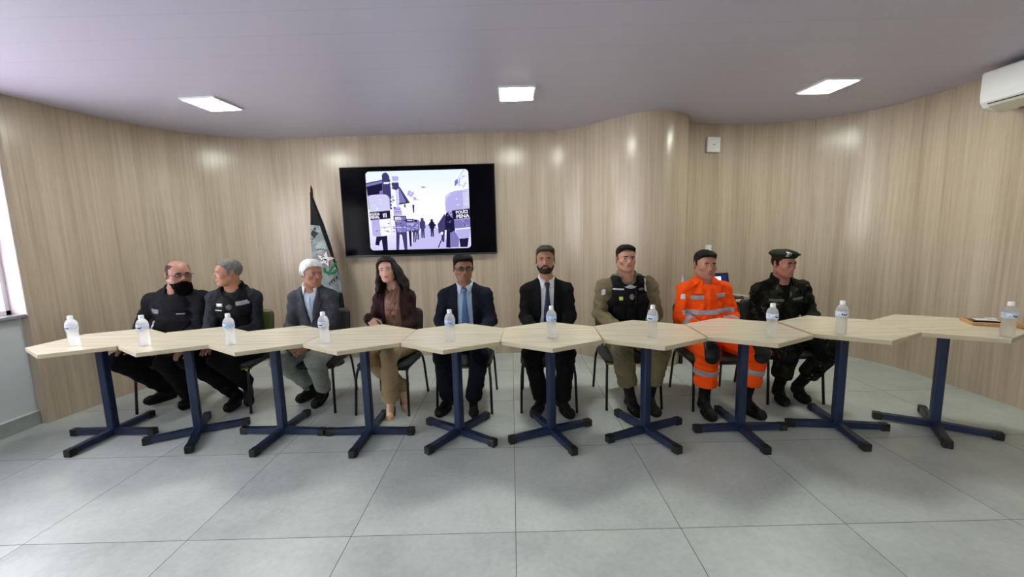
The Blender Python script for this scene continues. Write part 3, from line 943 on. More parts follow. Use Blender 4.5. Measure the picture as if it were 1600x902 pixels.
screen_text('POLÍCI', 953, 504, 0.046, 0, tr_, sx=1.0)
screen_text('PENA', 957, 548, 0.056, 0, tr_, sx=1.08)
screen_text('POLÍCIA', 324, 530, 0.018, 0, radians(1)); screen_text('PENAL III', 324, 545, 0.018, 0, radians(1))

# ------------------------------------------------------------------ projected flat details (badges, lapels, emblem)
def inside(p, poly):
    x, y = p; c = False; n = len(poly)
    for i in range(n):
        x1, y1 = poly[i]; x2, y2 = poly[(i + 1) % n]
        if (y1 > y) != (y2 > y) and x < (x2 - x1) * (y - y1) / (y2 - y1) + x1: c = not c
    return c
def decal(name, poly2, frame, bvhs, mat, parent, th=0.003, step=0.010, off=0.0005, reach=0.6, org=None):
    """drapes a small flat piece (outline in the frame's x/z plane) over the surface in front of it; frame = (origin, X, F, Z), F = facing direction"""
    O, X, F, Z = frame
    pts = []
    n = len(poly2)
    for i in range(n):
        a = Vector(poly2[i]); b = Vector(poly2[(i + 1) % n])
        k = max(1, int((b - a).length / step))
        for j in range(k): pts.append(a + (b - a) * (j / k))
    nb = len(pts)
    xs = [p.x for p in pts]; ys = [p.y for p in pts]
    x = min(xs) + step * 0.5
    polyd = [(p.x, p.y) for p in pts]
    inner = []
    while x < max(xs):
        y = min(ys) + step * 0.5
        while y < max(ys):
            if inside((x, y), polyd) and all((Vector((x, y)) - p).length > step * 0.45 for p in pts): inner.append(Vector((x, y)))
            y += step
        x += step
    allp = [Vector((p.x, p.y)) for p in pts] + inner
    res = delaunay_2d_cdt(allp, [], [list(range(nb))], 1, 1e-6)
    vv, ff = res[0], res[2]
    base = []
    last = None
    for p in vv:
        o = O + X * p.x + Z * p.y + F * reach
        best = None
        for b in bvhs:
            h = b.ray_cast(o, -F, reach * 2)
            if h[0] is not None and (best is None or h[3] < best[1]): best = (h[0], h[3])
        if best is None: base.append(None)
        else: base.append(best[0])
    good = [b for b in base if b is not None]
    if len(good) < 3: return None
    av = sum((b - O).dot(F) for b in good) / len(good)
    top = []; bot = []
    for p, b in zip(vv, base):
        if b is None:
            q0 = O + X * p.x + Z * p.y
            b = min(good, key=lambda g: (g - q0 - F * (g - q0).dot(F)).length)
            b = q0 + F * (b - O).dot(F)
        top.append(b + F * (off + th)); bot.append(b - F * 0.002)
    n2 = len(top)
    fs = []
    for f in ff:
        f = list(f)
        a, b, c = vv[f[0]], vv[f[1]], vv[f[2]]
        ar = (b - a).cross(c - a) if hasattr((b - a), 'cross') else 0
        nn = (top[f[1]] - top[f[0]]).cross(top[f[2]] - top[f[0]])
        if nn.dot(F) < 0: f = f[::-1]
        fs.append(tuple(f)); fs.append(tuple(i + n2 for i in reversed(f)))
    ec = {}
    for f in fs[::2]:
        for i in range(len(f)):
            e = (f[i], f[(i + 1) % len(f)]); ec[e] = ec.get(e, 0) + 1
    for (a, b) in list(ec):
        if (b, a) not in ec: fs.append((b, a, a + n2, b + n2))
    vs = top + bot
    if org is not None: vs = [v - org for v in vs]
    me = new_mesh(name, vs, fs, mat)
    for i, p in enumerate(me.polygons): p.use_smooth = (i % 2 == 0 and i < len(fs))
    return link(name, me, parent)

# ------------------------------------------------------------------ flag on its pole
fgc = Vector((-2.130, 4.60, 0))
flag = empty('flag_on_stand', fgc)
tag(flag, 'furled black and grey flag with a red-edged star standing behind the white-haired man', 'flag')
MB().lathe([(0.0, 0.0), (0.15, 0.0), (0.15, 0.02), (0.06, 0.045), (0.025, 0.07), (0.022, 0.12)], 28).build('stand_base', M['blacktube'], flag)
MB().tube([(-0.03, 0, 0.05), (-0.045, 0, 1.99)], 0.013).lathe([(0.0, 0.0), (0.012, 0.006), (0.004, 0.035), (0.0, 0.045)], 12, c=(-0.045, 0, 1.985)).build('pole', plain('dark_wood_pole', srgb(40, 26, 20), 0.4), flag)
def flagmat():
    T = NT('flag_cloth')
    tc = T.n('ShaderNodeTexCoord'); sx = T.n('ShaderNodeSeparateXYZ'); T.l(tc.outputs['Object'], sx.inputs[0])
    nz = T.n('ShaderNodeTexNoise'); nz.inputs['Scale'].default_value = 9; T.l(tc.outputs['Object'], nz.inputs['Vector'])
    zz = T.math('ADD', sx.outputs[2], T.math('MULTIPLY', T.math('SUBTRACT', nz.outputs['Fac'], 0.5), 0.02))
    zz = T.math('ADD', zz, T.math('MULTIPLY', sx.outputs[0], 0.15))
    grey = T.ramp(nz.outputs['Fac'], [(0.4, srgb(128, 138, 142)), (0.6, srgb(170, 178, 182))])
    blk = T.math('GREATER_THAN', zz, 1.585)
    low = T.math('LESS_THAN', zz, 0.86)
    edge = T.math('GREATER_THAN', T.math('SUBTRACT', sx.outputs[0], T.math('MULTIPLY', T.math('SUBTRACT', 1.955, sx.outputs[2]), 0.278)), -0.078)
    d = T.math('MAXIMUM', T.math('MAXIMUM', blk, low), edge)
    c = T.mix(d, grey, srgb(24, 24, 28))
    T.l(c, T.bs.inputs['Base Color']); setp(T.bs, None, 0.75, 0, 0.2)
    return T.m
vs = []; fs = []
NZ, NA = 60, 72
for j in range(NZ + 1):
    t = j / NZ
    z = 1.95 - t * 1.55
    # left edge hangs straight, right edge runs out to the side
    xl = float(np.interp(z, [0.4, 1.2, 1.5, 1.7, 1.955], [-0.085, -0.098, -0.098, -0.080, -0.062]))
    xr = float(np.interp(z, [0.4, 0.92, 1.16, 1.34, 1.59, 1.955], [0.215, 0.188, 0.150, 0.118, 0.058, -0.052]))
    cx = (xl + xr) / 2; rx = max(0.006, (xr - xl) / 2)
    ry = min(0.085, 0.012 + 0.09 * t)
    for k in range(NA):
        a = 2 * pi * k / NA
        fold = 1 + min(0.2, 0.35 * t) * sin(a * 7 + 1.3 * sin(t * 3)) + 0.06 * sin(a * 13 + t * 4)
        if sin(a) < 0: fold = 1 + (fold - 1) * 0.45
        vs.append((cx + rx * cos(a) * (1 + (fold - 1) * 0.35), ry * sin(a) * fold, z + 0.008 * sin(a * 3) * t))
for j in range(NZ):
    for k in range(NA):
        a = j * NA + k; b = j * NA + (k + 1) % NA
        fs.append((a, a + NA, b + NA, b))
fs.append(tuple(range(NA))); fs.append(tuple(range((NZ + 1) * NA - 1, NZ * NA - 1, -1)))
cloth_me = new_mesh('flag_cloth', vs, fs, flagmat(), True)
cloth = link('flag_cloth', cloth_me, flag)
fb = BVHTree.FromPolygons([Vector(v) for v in vs], fs)
fr = (Vector((0, 0, 0)), Vector((1, 0, 0)), Vector((0, -1, 0)), Vector((0, 0, 1)))
def fdec(name, pts, mat, th=0.003, step=0.012):
    return decal(name, pts, fr, [fb], mat, cloth, th=th, step=step)
mk = lambda n, c: plain(n, srgb(*c), 0.7)
f_red, f_white, f_green, f_dark, f_pale = mk('flag_red', (150, 52, 58)), mk('flag_white', (222, 224, 228)), mk('flag_green', (24, 116, 62)), mk('flag_black', (28, 30, 34)), mk('flag_silver', (196, 202, 206))
def star(cx, cz, R, r, n=5, a0=90):
    return [(cx + (R if k % 2 == 0 else r) * cos(radians(a0 + k * 180 / n)), cz + (R if k % 2 == 0 else r) * sin(radians(a0 + k * 180 / n))) for k in range(2 * n)]
scx, scz = 0.062, 1.215
fdec('emblem_star_edge', star(scx, scz, 0.108, 0.050, 5, 78), f_red, 0.003)
fdec('emblem_star', star(scx, scz, 0.093, 0.042, 5, 78), f_white, 0.0045)
def blob(cx, cz, rx, rz, rot, n=9):
    out = []
    for k in range(n):
        a = 2 * pi * k / n
        x, y = rx * cos(a), rz * sin(a)
        out.append((cx + x * cos(rot) - y * sin(rot), cz + x * sin(rot) + y * cos(rot)))
    return out
for (x, z, rx, rz, ro) in [(scx - 0.02, scz + 0.03, 0.02, 0.006, 0.4), (scx + 0.005, scz - 0.005, 0.022, 0.009, -0.3), (scx - 0.03, scz - 0.01, 0.016, 0.005, 0.9), (scx + 0.018, scz - 0.032, 0.014, 0.005, 1.0)]:
    fdec('emblem_bird', blob(x, z, rx, rz, ro), f_dark, 0.006, 0.006)
for k in range(7):
    a = radians(200 + k * 22)
    fdec('emblem_leaf', blob(scx + 0.045 + 0.060 * cos(a), scz - 0.095 + 0.065 * sin(a), 0.032, 0.012, a + 1.2 + 0.4 * (k % 2)), f_green, 0.004, 0.008)
for k in range(4):
    fdec('emblem_leaf', blob(scx + 0.045 + 0.016 * k, scz - 0.125 + 0.024 * k, 0.034, 0.010, 0.9), f_green, 0.0045, 0.008)
for k in range(6):
    fdec('emblem_twig', blob(scx - 0.085 + 0.022 * k, scz + 0.108 + 0.006 * sin(k), 0.013, 0.005, 0.5 + 0.5 * (k % 2)), f_green, 0.004, 0.006)
fdec('crest_diamond', [(-0.085, 1.50), (-0.050, 1.545), (-0.005, 1.505), (-0.040, 1.445)], f_dark, 0.004)
fdec('crest_wing', [(-0.045, 1.555), (-0.022, 1.57), (-0.02, 1.53)], f_dark, 0.0045, 0.006)
fdec('crest_line', [(-0.012, 1.515), (0.012, 1.502), (-0.01, 1.49)], f_dark, 0.0045, 0.006)
for k in range(3):
    fdec('crest_letter', blob(-0.088 + 0.012 * k, 1.44 - 0.028 * (k % 2), 0.008, 0.005, 0.7 * k), f_dark, 0.004, 0.004)
for k in range(4):
    fdec('crest_letter', [(0.085 + 0.022 * k, 0.945 + 0.02 * k), (0.100 + 0.022 * k, 0.97 + 0.02 * k), (0.105 + 0.022 * k, 0.92 + 0.02 * k)], f_dark, 0.004, 0.006)
# ------------------------------------------------------------------ smooth implicit surfaces for bodies and clothing
class Vox:
    def __init__(s, lo, hi, h):
        s.lo = np.array(lo, float) - 3 * h; s.h = h
        s.n = np.ceil((np.array(hi, float) + 3 * h - s.lo) / h).astype(int) + 1
        s.F = np.full(tuple(s.n), 0.2, np.float32)
    def copy(s):
        v = Vox.__new__(Vox); v.lo = s.lo.copy(); v.h = s.h; v.n = s.n.copy(); v.F = s.F.copy(); return v
    def sub(s, lo, hi):
        a = np.maximum(0, np.floor((np.array(lo) - s.lo) / s.h).astype(int))
        b = np.minimum(s.n, np.ceil((np.array(hi) - s.lo) / s.h).astype(int) + 1)
        if np.any(b <= a): return None
        sl = tuple(slice(int(i), int(j)) for i, j in zip(a, b))
        ax = [s.lo[i] + s.h * np.arange(a[i], b[i]) for i in range(3)]
        P = np.stack(np.meshgrid(*ax, indexing='ij'), -1)
        return sl, P
    def add(s, fn, lo, hi, k=0.01):
        m = k + 2.5 * s.h
        r = s.sub(np.array(lo) - m, np.array(hi) + m)
        if r is None: return
        sl, P = r
        d = fn(P).astype(np.float32); f = s.F[sl]
        if k > 0:
            hh = np.clip(0.5 + 0.5 * (f - d) / k, 0, 1)
            s.F[sl] = f * (1 - hh) + d * hh - k * hh * (1 - hh)
        else: s.F[sl] = np.minimum(f, d)
    def cut(s, fn, lo, hi, k=0.004):
        m = k + 2.5 * s.h
        r = s.sub(np.array(lo) - m, np.array(hi) + m)
        if r is None: return
        sl, P = r
        d = -fn(P).astype(np.float32); f = s.F[sl]
        hh = np.clip(0.5 + 0.5 * (d - f) / k, 0, 1)
        s.F[sl] = f * (1 - hh) + d * hh + k * hh * (1 - hh)
    def grid(s):
        return s.sub(s.lo, s.lo + s.h * (s.n - 1))[1]
    # primitives --------------------------------------------------
    def rc(s, a, b, ra, rb, k=0.01):
        a = np.array(a, float); b = np.array(b, float); ba = b - a; L = max(1e-9, ba @ ba)
        def fn(P):
            pa = P - a
            t = np.clip(pa @ ba / L, 0, 1)
            return np.linalg.norm(pa - t[..., None] * ba, axis=-1) - (ra + (rb - ra) * t)
        R = max(ra, rb)
        s.add(fn, np.minimum(a, b) - R, np.maximum(a, b) + R, k)
    def chain(s, pts, rads, k=0.01):
        for i in range(len(pts) - 1): s.rc(pts[i], pts[i + 1], rads[i], rads[i + 1], k)
    def ell(s, c, r, Rm=None, k=0.01, sub=False, pw=None):
        c = np.array(c, float); r = np.array(r, float)
        Rm = np.eye(3) if Rm is None else np.array(Rm)
        def fn(P):
            q = (P - c) @ Rm
            k0 = np.linalg.norm(q / r, axis=-1); k1 = np.linalg.norm(q / (r * r), axis=-1)
            return k0 * (k0 - 1.0) / np.maximum(k1, 1e-6)
        ext = np.sqrt(((Rm * r) ** 2).sum(1))
        (s.cut if sub else s.add)(fn, c - ext, c + ext, k)
    def box(s, c, hf, rr, Rm=None, k=0.01, sub=False):
        c = np.array(c, float); hf = np.array(hf, float) - rr
        Rm = np.eye(3) if Rm is None else np.array(Rm)
        def fn(P):
            q = np.abs((P - c) @ Rm) - hf
            return np.linalg.norm(np.maximum(q, 0), axis=-1) + np.minimum(q.max(-1), 0) - rr
        ext = np.abs(Rm) @ (hf + rr)
        (s.cut if sub else s.add)(fn, c - ext, c + ext, k)
    def mesh(s, name, mat, parent=None, org=(0, 0, 0), smooth=True):
        F = s.F
        F[0] = F[-1] = 0.2; F[:, 0] = F[:, -1] = 0.2; F[:, :, 0] = F[:, :, -1] = 0.2
        ins = F < 0
        c = np.zeros(tuple(np.array(F.shape) - 1), np.int8)
        for dx in (0, 1):
            for dy in (0, 1):
                for dz in (0, 1):
                    c += ins[dx:F.shape[0] - 1 + dx, dy:F.shape[1] - 1 + dy, dz:F.shape[2] - 1 + dz]
        idx = np.argwhere((c > 0) & (c < 8))
        if len(idx) == 0: return None
        acc = np.zeros((len(idx), 3)); cnt = np.zeros(len(idx))
        X, Y, Z = idx[:, 0], idx[:, 1], idx[:, 2]
        for ax in range(3):
            o = [i for i in range(3) if i != ax]
            for a in (0, 1):
                for b in (0, 1):
                    d0 = [0, 0, 0]; d0[o[0]] = a; d0[o[1]] = b
                    d1 = list(d0); d1[ax] = 1
                    f0 = F[X + d0[0], Y + d0[1], Z + d0[2]]; f1 = F[X + d1[0], Y + d1[1], Z + d1[2]]
                    m = (f0 < 0) != (f1 < 0)
                    t = np.where(m, f0 / np.where(m, f0 - f1, 1), 0)
                    p = np.tile(np.array(d0, float), (len(idx), 1)); p[:, ax] = t
                    acc[m] += p[m]; cnt[m] += 1
        V = s.lo + s.h * (idx + acc / cnt[:, None])
        im = np.full(c.shape, -1, np.int32); im[X, Y, Z] = np.arange(len(idx))
        quads = []
        for ax in range(3):
            sl0 = [slice(1, -1)] * 3; sl1 = [slice(1, -1)] * 3
            sl0[ax] = slice(0, -1); sl1[ax] = slice(1, None)
            A = ins[tuple(sl0)]; B = ins[tuple(sl1)]
            e = np.argwhere(A != B)
            if len(e) == 0: continue
            sgn = A[e[:, 0], e[:, 1], e[:, 2]]
            off = np.array([1, 1, 1]); off[ax] = 0
            e = e + off
            u, v = [(1, 2), (2, 0), (0, 1)][ax]
            def cell(du, dv):
                q = e.copy(); q[:, u] -= du; q[:, v] -= dv
                return im[q[:, 0], q[:, 1], q[:, 2]]
            q = np.stack([cell(1, 1), cell(0, 1), cell(0, 0), cell(1, 0)], 1)
            q[~sgn] = q[~sgn][:, ::-1]
            quads.append(q)
        Q = np.concatenate(quads); Q = Q[(Q >= 0).all(1)]
        V = V - np.array(org)
        me = bpy.data.meshes.new(name)
        me.vertices.add(len(V)); me.vertices.foreach_set('co', V.astype(np.float32).ravel())
        me.loops.add(Q.size); me.loops.foreach_set('vertex_index', Q.astype(np.int32).ravel())
        me.polygons.add(len(Q)); me.polygons.foreach_set('loop_start', np.arange(0, Q.size, 4, dtype=np.int32))
        me.polygons.foreach_set('loop_total', np.full(len(Q), 4, np.int32))
        me.update(calc_edges=True); me.validate()
        if smooth: me.polygons.foreach_set('use_smooth', np.ones(len(me.polygons), bool))
        if mat is not None: me.materials.append(mat)
        o = link(name, me, parent)
        return o

def bvh_of(o, org):
    me = o.data
    return BVHTree.FromPolygons([v.co + Vector(org) for v in me.vertices], [tuple(p.vertices) for p in me.polygons])

def wrinkle(P, seed, amp, wl=0.07):
    rng = np.random.RandomState(seed)
    W = np.zeros(P.shape[:-1], np.float32)
    warp = 0.5 * np.sin(P @ (rng.randn(3) * 9) + rng.rand() * 6) + 0.5 * np.sin(P @ (rng.randn(3) * 14))
    for i in range(7):
        d = rng.randn(3); d[2] *= 1.6; d /= np.linalg.norm(d)
        w = 2 * pi / (wl * (0.6 + rng.rand()))
        W += np.sin(P @ (d * w) + warp * 2.2 + rng.rand() * 6.28).astype(np.float32)
    W = W / 3.0
    return amp * np.sign(W) * np.abs(W) ** 1.3

def unit(v):
    v = np.array(v, float); return v / max(1e-9, np.linalg.norm(v))

# ------------------------------------------------------------------ head (local: x right in picture, -y face, z up; 0.235 tall)
class Head:
    def __init__(s, c, yaw, pitch=0, roll=0, sc=1.0, wide=1.0, jaw=1.0, fat=0.0):
        s.c = np.array(c, float); s.sc = sc; s.wide = wide * 1.07; s.jaw = jaw; s.fat = fat
        R = Matrix.Rotation(radians(yaw), 3, 'Z') @ Matrix.Rotation(radians(roll), 3, 'Y') @ Matrix.Rotation(radians(pitch), 3, 'X')
        s.R = np.array(R)
    def w(s, p):
        p = np.array(p, float) * np.array([s.wide, 1, 1])
        return s.c + s.R @ (p * s.sc)
    def local(s, P):
        return ((P - s.c) @ s.R) / s.sc
    def E(s, V, c, r, k, sub=False, infl=0.0):
        V.ell(s.w(c), (np.array(r) * np.array([s.wide, 1, 1]) + infl) * s.sc, s.R, k * s.sc, sub)
    def C(s, V, a, b, ra, rb, k):
        V.rc(s.w(a), s.w(b), ra * s.sc, rb * s.sc, k * s.sc)
    def build(s, V, fem=False, ears=True):
        k = 0.02; f = s.fat
        s.E(V, (0, 0.012, 0.034), (0.0735, 0.094, 0.083), 0.0)
        s.E(V, (0, -0.022, 0.018), (0.066, 0.072, 0.074), k)                       # forehead / face mass
        s.E(V, (0, -0.030, -0.042), (0.056 + f, 0.056, 0.066), 0.03)               # mid face
        s.E(V, (0, -0.022, -0.062), ((0.050 + f) * s.jaw, 0.054, 0.048), 0.03)    # jaw
        for sx in (-1, 1):
            s.C(V, (sx * 0.058 * s.jaw, 0.004, -0.052), (sx * 0.026, -0.062, -0.094), 0.014 + f, 0.015, 0.025)
            s.E(V, (sx * 0.041, -0.060, -0.026), (0.022 + f, 0.020, 0.018), 0.02)      # cheekbones
        s.E(V, (0, -0.073, -0.096), (0.021 if not fem else 0.016, 0.017, 0.018), 0.018)    # chin
        if not fem:
            s.C(V, (-0.034, -0.0785, 0.020), (0.034, -0.0785, 0.020), 0.0105, 0.0105, 0.018)   # brow
        for sx in (-1, 1):
            s.E(V, (sx * 0.0305, -0.0935, 0.003), (0.0185, 0.0125, 0.0115), 0.010, sub=True)
            s.E(V, (sx * 0.0305, -0.0755, 0.002), (0.0150, 0.0115, 0.0100), 0.004)        # eyeball under lids
            s.C(V, (sx * 0.018, -0.0835, 0.0095), (sx * 0.043, -0.0795, 0.0085), 0.0042, 0.0042, 0.006)  # upper lid
            s.C(V, (sx * 0.020, -0.0835, -0.0055), (sx * 0.042, -0.0785, -0.0050), 0.0030, 0.0030, 0.006)  # lower lid
        nl = 1.0 if not fem else 0.82
        s.C(V, (0, -0.083, 0.012), (0, -0.083 - 0.026 * nl, -0.030), 0.0075, 0.0100 * nl, 0.010)
        for sx in (-1, 1): s.E(V, (sx * 0.0115 * nl, -0.096, -0.035), (0.0085, 0.010, 0.0072), 0.007)
        s.E(V, (0, -0.082, -0.060), (0.027, 0.015, 0.020), 0.014)                     # muzzle
        s.E(V, (0, -0.0955, -0.0565), (0.021, 0.0065, 0.0050), 0.005)                  # upper lip
        s.E(V, (0, -0.0945, -0.0665), (0.018, 0.0070, 0.0058), 0.005)                 # lower lip
        s.E(V, (0, -0.1045, -0.0612), (0.022, 0.006, 0.0012), 0.003, sub=True)
        if ears: s.ears(V)
    def ears(s, V, k=0.006):
        for sx in (-1, 1):
            Rm = s.R @ np.array(Matrix.Rotation(sx * radians(22), 3, 'Z') @ Matrix.Rotation(radians(-10), 3, 'X'))
            V.ell(s.w((sx * 0.0775, 0.012, -0.006)), np.array((0.0075, 0.0175, 0.031)) * s.sc, Rm, k)
            V.ell(s.w((sx * 0.0835, 0.006, -0.004)), np.array((0.0050, 0.0095, 0.018)) * s.sc, Rm, 0.004, True)
    def skull(s, infl=0.0):
        """scalp distance, used by hair and beards"""
        def fn(P):
            q = s.local(P) / np.array([s.wide, 1, 1])
            def e(c, r):
                c = np.array(c); r = np.array(r) + infl
                d = q - c
                k0 = np.linalg.norm(d / r, axis=-1); k1 = np.linalg.norm(d / (r * r), axis=-1)
                return k0 * (k0 - 1) / np.maximum(k1, 1e-6)
            f = s.fat
            a = e((0, 0.012, 0.034), (0.0735, 0.094, 0.083)); b = e((0, -0.022, 0.018), (0.066, 0.072, 0.074))
            c = e((0, -0.030, -0.042), (0.056 + f, 0.056, 0.066)); d = e((0, -0.024, -0.064), ((0.054 + f) * s.jaw, 0.058, 0.050))
            def sm(a, b, k):
                h = np.clip(0.5 + 0.5 * (b - a) / k, 0, 1); return b * (1 - h) + a * h - k * h * (1 - h)
            return sm(sm(sm(a, b, 0.02), c, 0.03), d, 0.03) * s.sc
        return fn

def hair_region(q, top=0.074, temple=0.034, burn=-0.012, nape=-0.062, widow=0.0):
    """lower limit of hair as a height for local position q"""
    y = q[..., 1]; x = np.abs(q[..., 0])
    ys = np.array([-0.12, -0.066, -0.052, -0.040, -0.026, -0.022, 0.000, 0.008, 0.012, 0.030, 0.036, 0.05, 0.12])
    zs = np.array([top, top - 0.004, top - 0.018, temple, temple - 0.006, burn, burn, 0.012, 0.030, 0.026, 0.0, -0.03, nape])
    z = np.interp(y, ys, zs)
    # forehead line drops a little at the centre, recedes at the corners
    z = z + 0.003 * np.sin(x * 300 + y * 200) + 0.002 * np.sin(q[..., 0] * 700)
    z = z + np.where(y < -0.03, np.clip((x - 0.02) / 0.04, 0, 1) * widow * np.clip((0.06 - x) / 0.03, 0, 1), 0)
    return z

def make_hair(H, name, mat, parent, org, thick=0.007, topthick=0.012, h=0.0045, seed=0, amp=0.0015, fade=True, front=0.0, side=0.0, topcomb=None, maxz=None, **reg):
    c = H.c; R = 0.16 * H.sc
    V = Vox(c - R, c + R, h)
    P = V.grid(); q = H.local(P) / np.array([H.wide, 1, 1])
    z = q[..., 2]
    t = thick + (topthick - thick) * np.clip((z - 0.045) / 0.05, 0, 1) + front * np.clip((-q[..., 1] - 0.02) / 0.05, 0, 1) * np.clip((z - 0.06) / 0.03, 0, 1)
    t = t + side * np.clip((0.08 - z) / 0.05, 0, 1)
    if topcomb is not None:
        t = t + topcomb * np.clip((z - 0.05) / 0.05, 0, 1) * (0.5 + q[..., 0] / 0.15)
    H.build(V, ears=False)
    base = V.F.copy()
    d = base - t * H.sc
    hz = hair_region(q, **reg)
    reg_d = (hz - z) * H.sc
    # taper thickness towards the hairline
    if fade: d = d + np.clip(0.010 - (z - hz), 0, 0.010) * 0.5 * H.sc
    F = np.maximum(d, reg_d * 0.8)
    F = np.maximum(F, -(base + 0.012))
    if maxz is not None: F = np.maximum(F, (z + 0.25 * np.clip(q[..., 1] + 0.02, -0.05, 0) * -1 - maxz - 0.1 * np.clip(q[..., 1], 0, 0.1)) * H.sc)
    strands = np.sin((q[..., 0] * 1.0 + 0.25 * np.sin(q[..., 2] * 40)) * 520 + seed) * 0.5 + np.sin(q[..., 0] * 260 + q[..., 1] * 110 + q[..., 2] * 90 + seed)
    F = F + amp * strands * 0.5
    V.F[...] = F.astype(np.float32)
    return V.mesh(name, mat, parent, org)

def make_beard(H, name, mat, parent, org, t=0.004, full=False, long=0.0, h=0.0045, seed=1, lo_side=-0.02, cheek=-0.030):
    c = H.w((0, -0.02, -0.06)); R = (0.13 + long) * H.sc
    V = Vox(c - R, c + R, h)
    P = V.grid(); q = H.local(P) / np.array([H.wide, 1, 1])
    x = np.abs(q[..., 0]); y = q[..., 1]; z = q[..., 2]
    H.build(V, ears=False)
    d = V.F.copy()
    def e(cc, r):
        dd = q - np.array(cc); r = np.array(r)
        k0 = np.linalg.norm(dd / r, axis=-1); k1 = np.linalg.norm(dd / (r * r), axis=-1)
        return k0 * (k0 - 1) / np.maximum(k1, 1e-6) * H.sc
    for sx in (-1, 1):
        pass
    jl = d
    if full:
        jl = np.minimum(jl, e((0, -0.072, -0.105 - long * 0.3), (0.050, 0.030, 0.038 + long * 0.5)) )
        jl = np.minimum(jl, e((0, -0.045, -0.100), (0.056, 0.045, 0.036)))
    # upper limit: moustache at centre, cheek line towards the ear
    top = np.interp(x, [0, 0.018, 0.030, 0.045, 0.060, 0.075, 0.1], [-0.042 if not full else -0.051, -0.044 if not full else -0.051, -0.058 if not full else -0.058, -0.066 if not full else -0.068, cheek - 0.020 if not full else -0.074, cheek if not full else -0.070, 0.0 if not full else -0.06])
    tt = t * (0.30 + 0.70 * np.clip((-y - 0.01) / 0.05, 0, 1)) * np.clip((top - z) / 0.030 + 0.25, 0.25, 1) if full else t
    dd = jl - tt * H.sc
    F = np.maximum(dd, (z - top) * H.sc * 0.9)
    F = np.maximum(F, (y - (0.012 if not full else -0.010)) * H.sc)
    # mouth opening
    if not full:
        m = np.maximum(np.abs(x) - 0.021, np.abs(z + 0.062) - 0.0095)
        F = np.maximum(F, np.where(y < -0.06, -m * H.sc, -1))
        s2 = np.maximum(0.0, 0)
    F = F + 0.0006 * np.sin(q[..., 0] * 420 + q[..., 2] * 160 + seed) + 0.0008 * np.sin(q[..., 0] * 230 - q[..., 2] * 310) * np.sin(q[..., 1] * 200 + q[..., 2] * 120)
    V.F[...] = F.astype(np.float32)
    return V.mesh(name, mat, parent, org)

# ------------------------------------------------------------------ hand: rooted at the wrist
def add_hand(V, wr, fd, up_, side, curl=0.5, sc=1.0, spread=1.0):
    """wr wrist point, fd finger direction, up_ back-of-hand normal, side +1/-1 thumb side along cross(fd, up)"""
    fd = unit(fd); up_ = unit(np.array(up_) - fd * (np.array(up_) @ fd)); ac = np.cross(fd, up_) * side
    wr = np.array(wr, float)
    L = [0.072, 0.080, 0.075, 0.060]
    for i in range(4):
        o = (1.5 - i) * 0.0195 * sc * spread
        base = wr + fd * 0.088 * sc + ac * o - up_ * 0.002 * (i == 3)
        V.rc(wr + fd * 0.015 * sc + ac * o * 0.65, base, 0.0135 * sc, 0.0115 * sc, 0.012)
        p = base; ang = curl * 0.45
        for j, (fr_, r0, r1) in enumerate([(0.45, 0.0098, 0.0088), (0.30, 0.0088, 0.0080), (0.25, 0.0080, 0.0070)]):
            d = fd * cos(ang) - up_ * sin(ang) + ac * (1.5 - i) * 0.05 * spread
            q = p + unit(d) * L[i] * fr_ * sc
            V.rc(p, q, r0 * sc, r1 * sc, 0.003)
            p = q; ang += curl * 0.75
    V.rc(wr, wr + fd * 0.03 * sc, 0.022 * sc, 0.020 * sc, 0.015)
    t0 = wr + fd * 0.025 * sc + ac * 0.024 * sc - up_ * 0.006
    t1 = t0 + unit(fd * 0.75 + ac * 0.6 - up_ * 0.3) * 0.040 * sc
    t2 = t1 + unit(fd * 0.95 + ac * 0.15 - up_ * 0.3) * 0.032 * sc
    t3 = t2 + unit(fd * 1.0 - ac * 0.10 - up_ * 0.3) * 0.024 * sc
    V.chain([t0, t1, t2, t3], [0.0135 * sc, 0.0110 * sc, 0.0098 * sc, 0.0080 * sc], 0.006)
# ------------------------------------------------------------------ people
def A(*v): return np.array(v, float)
MS = {}
def mat_once(key, fn):
    if key not in MS: MS[key] = fn()
    return MS[key]
eye_w = plain('eye_white', srgb(205, 196, 190), 0.3)
eye_i = plain('eye_iris', srgb(34, 22, 18), 0.2)
hair_black = plain('hair_black', srgb(16, 14, 14), 0.7, spec=0.15, noise=0.2, scale=60)
hair_dark = plain('hair_dark_brown', srgb(30, 24, 21), 0.7, spec=0.15, noise=0.3, scale=60)
hair_grey = plain('hair_grey', srgb(104, 102, 100), 0.7, spec=0.15, noise=0.35, scale=70)
hair_salt = plain('hair_dark_greying', srgb(52, 48, 46), 0.7, spec=0.15, noise=0.4, scale=70)
hair_white = plain('hair_white', srgb(206, 206, 208), 0.5, spec=0.3, noise=0.12, scale=60)
boot = plain('black_leather', srgb(13, 13, 14), 0.6, spec=0.25)
sole_m = plain('black_rubber_sole', srgb(20, 20, 20), 0.7)
silver = plain('reflective_silver_tape', srgb(150, 154, 160), 0.45, 0.1)

def relax(o, n=3, f=0.5):
    me = o.data
    N = len(me.vertices); co = np.empty(N * 3, np.float32); me.vertices.foreach_get('co', co); co = co.reshape(N, 3)
    E = np.empty(len(me.edges) * 2, np.int32); me.edges.foreach_get('vertices', E); E = E.reshape(-1, 2)
    deg = np.bincount(E.ravel(), minlength=N).astype(np.float32)[:, None]
    for _ in range(n):
        acc = np.zeros_like(co)
        for k in range(3):
            acc[:, k] = np.bincount(E[:, 0], co[E[:, 1], k], N) + np.bincount(E[:, 1], co[E[:, 0], k], N)
        co += f * (acc / np.maximum(deg, 1) - co)
    me.vertices.foreach_set('co', co.ravel()); me.update()

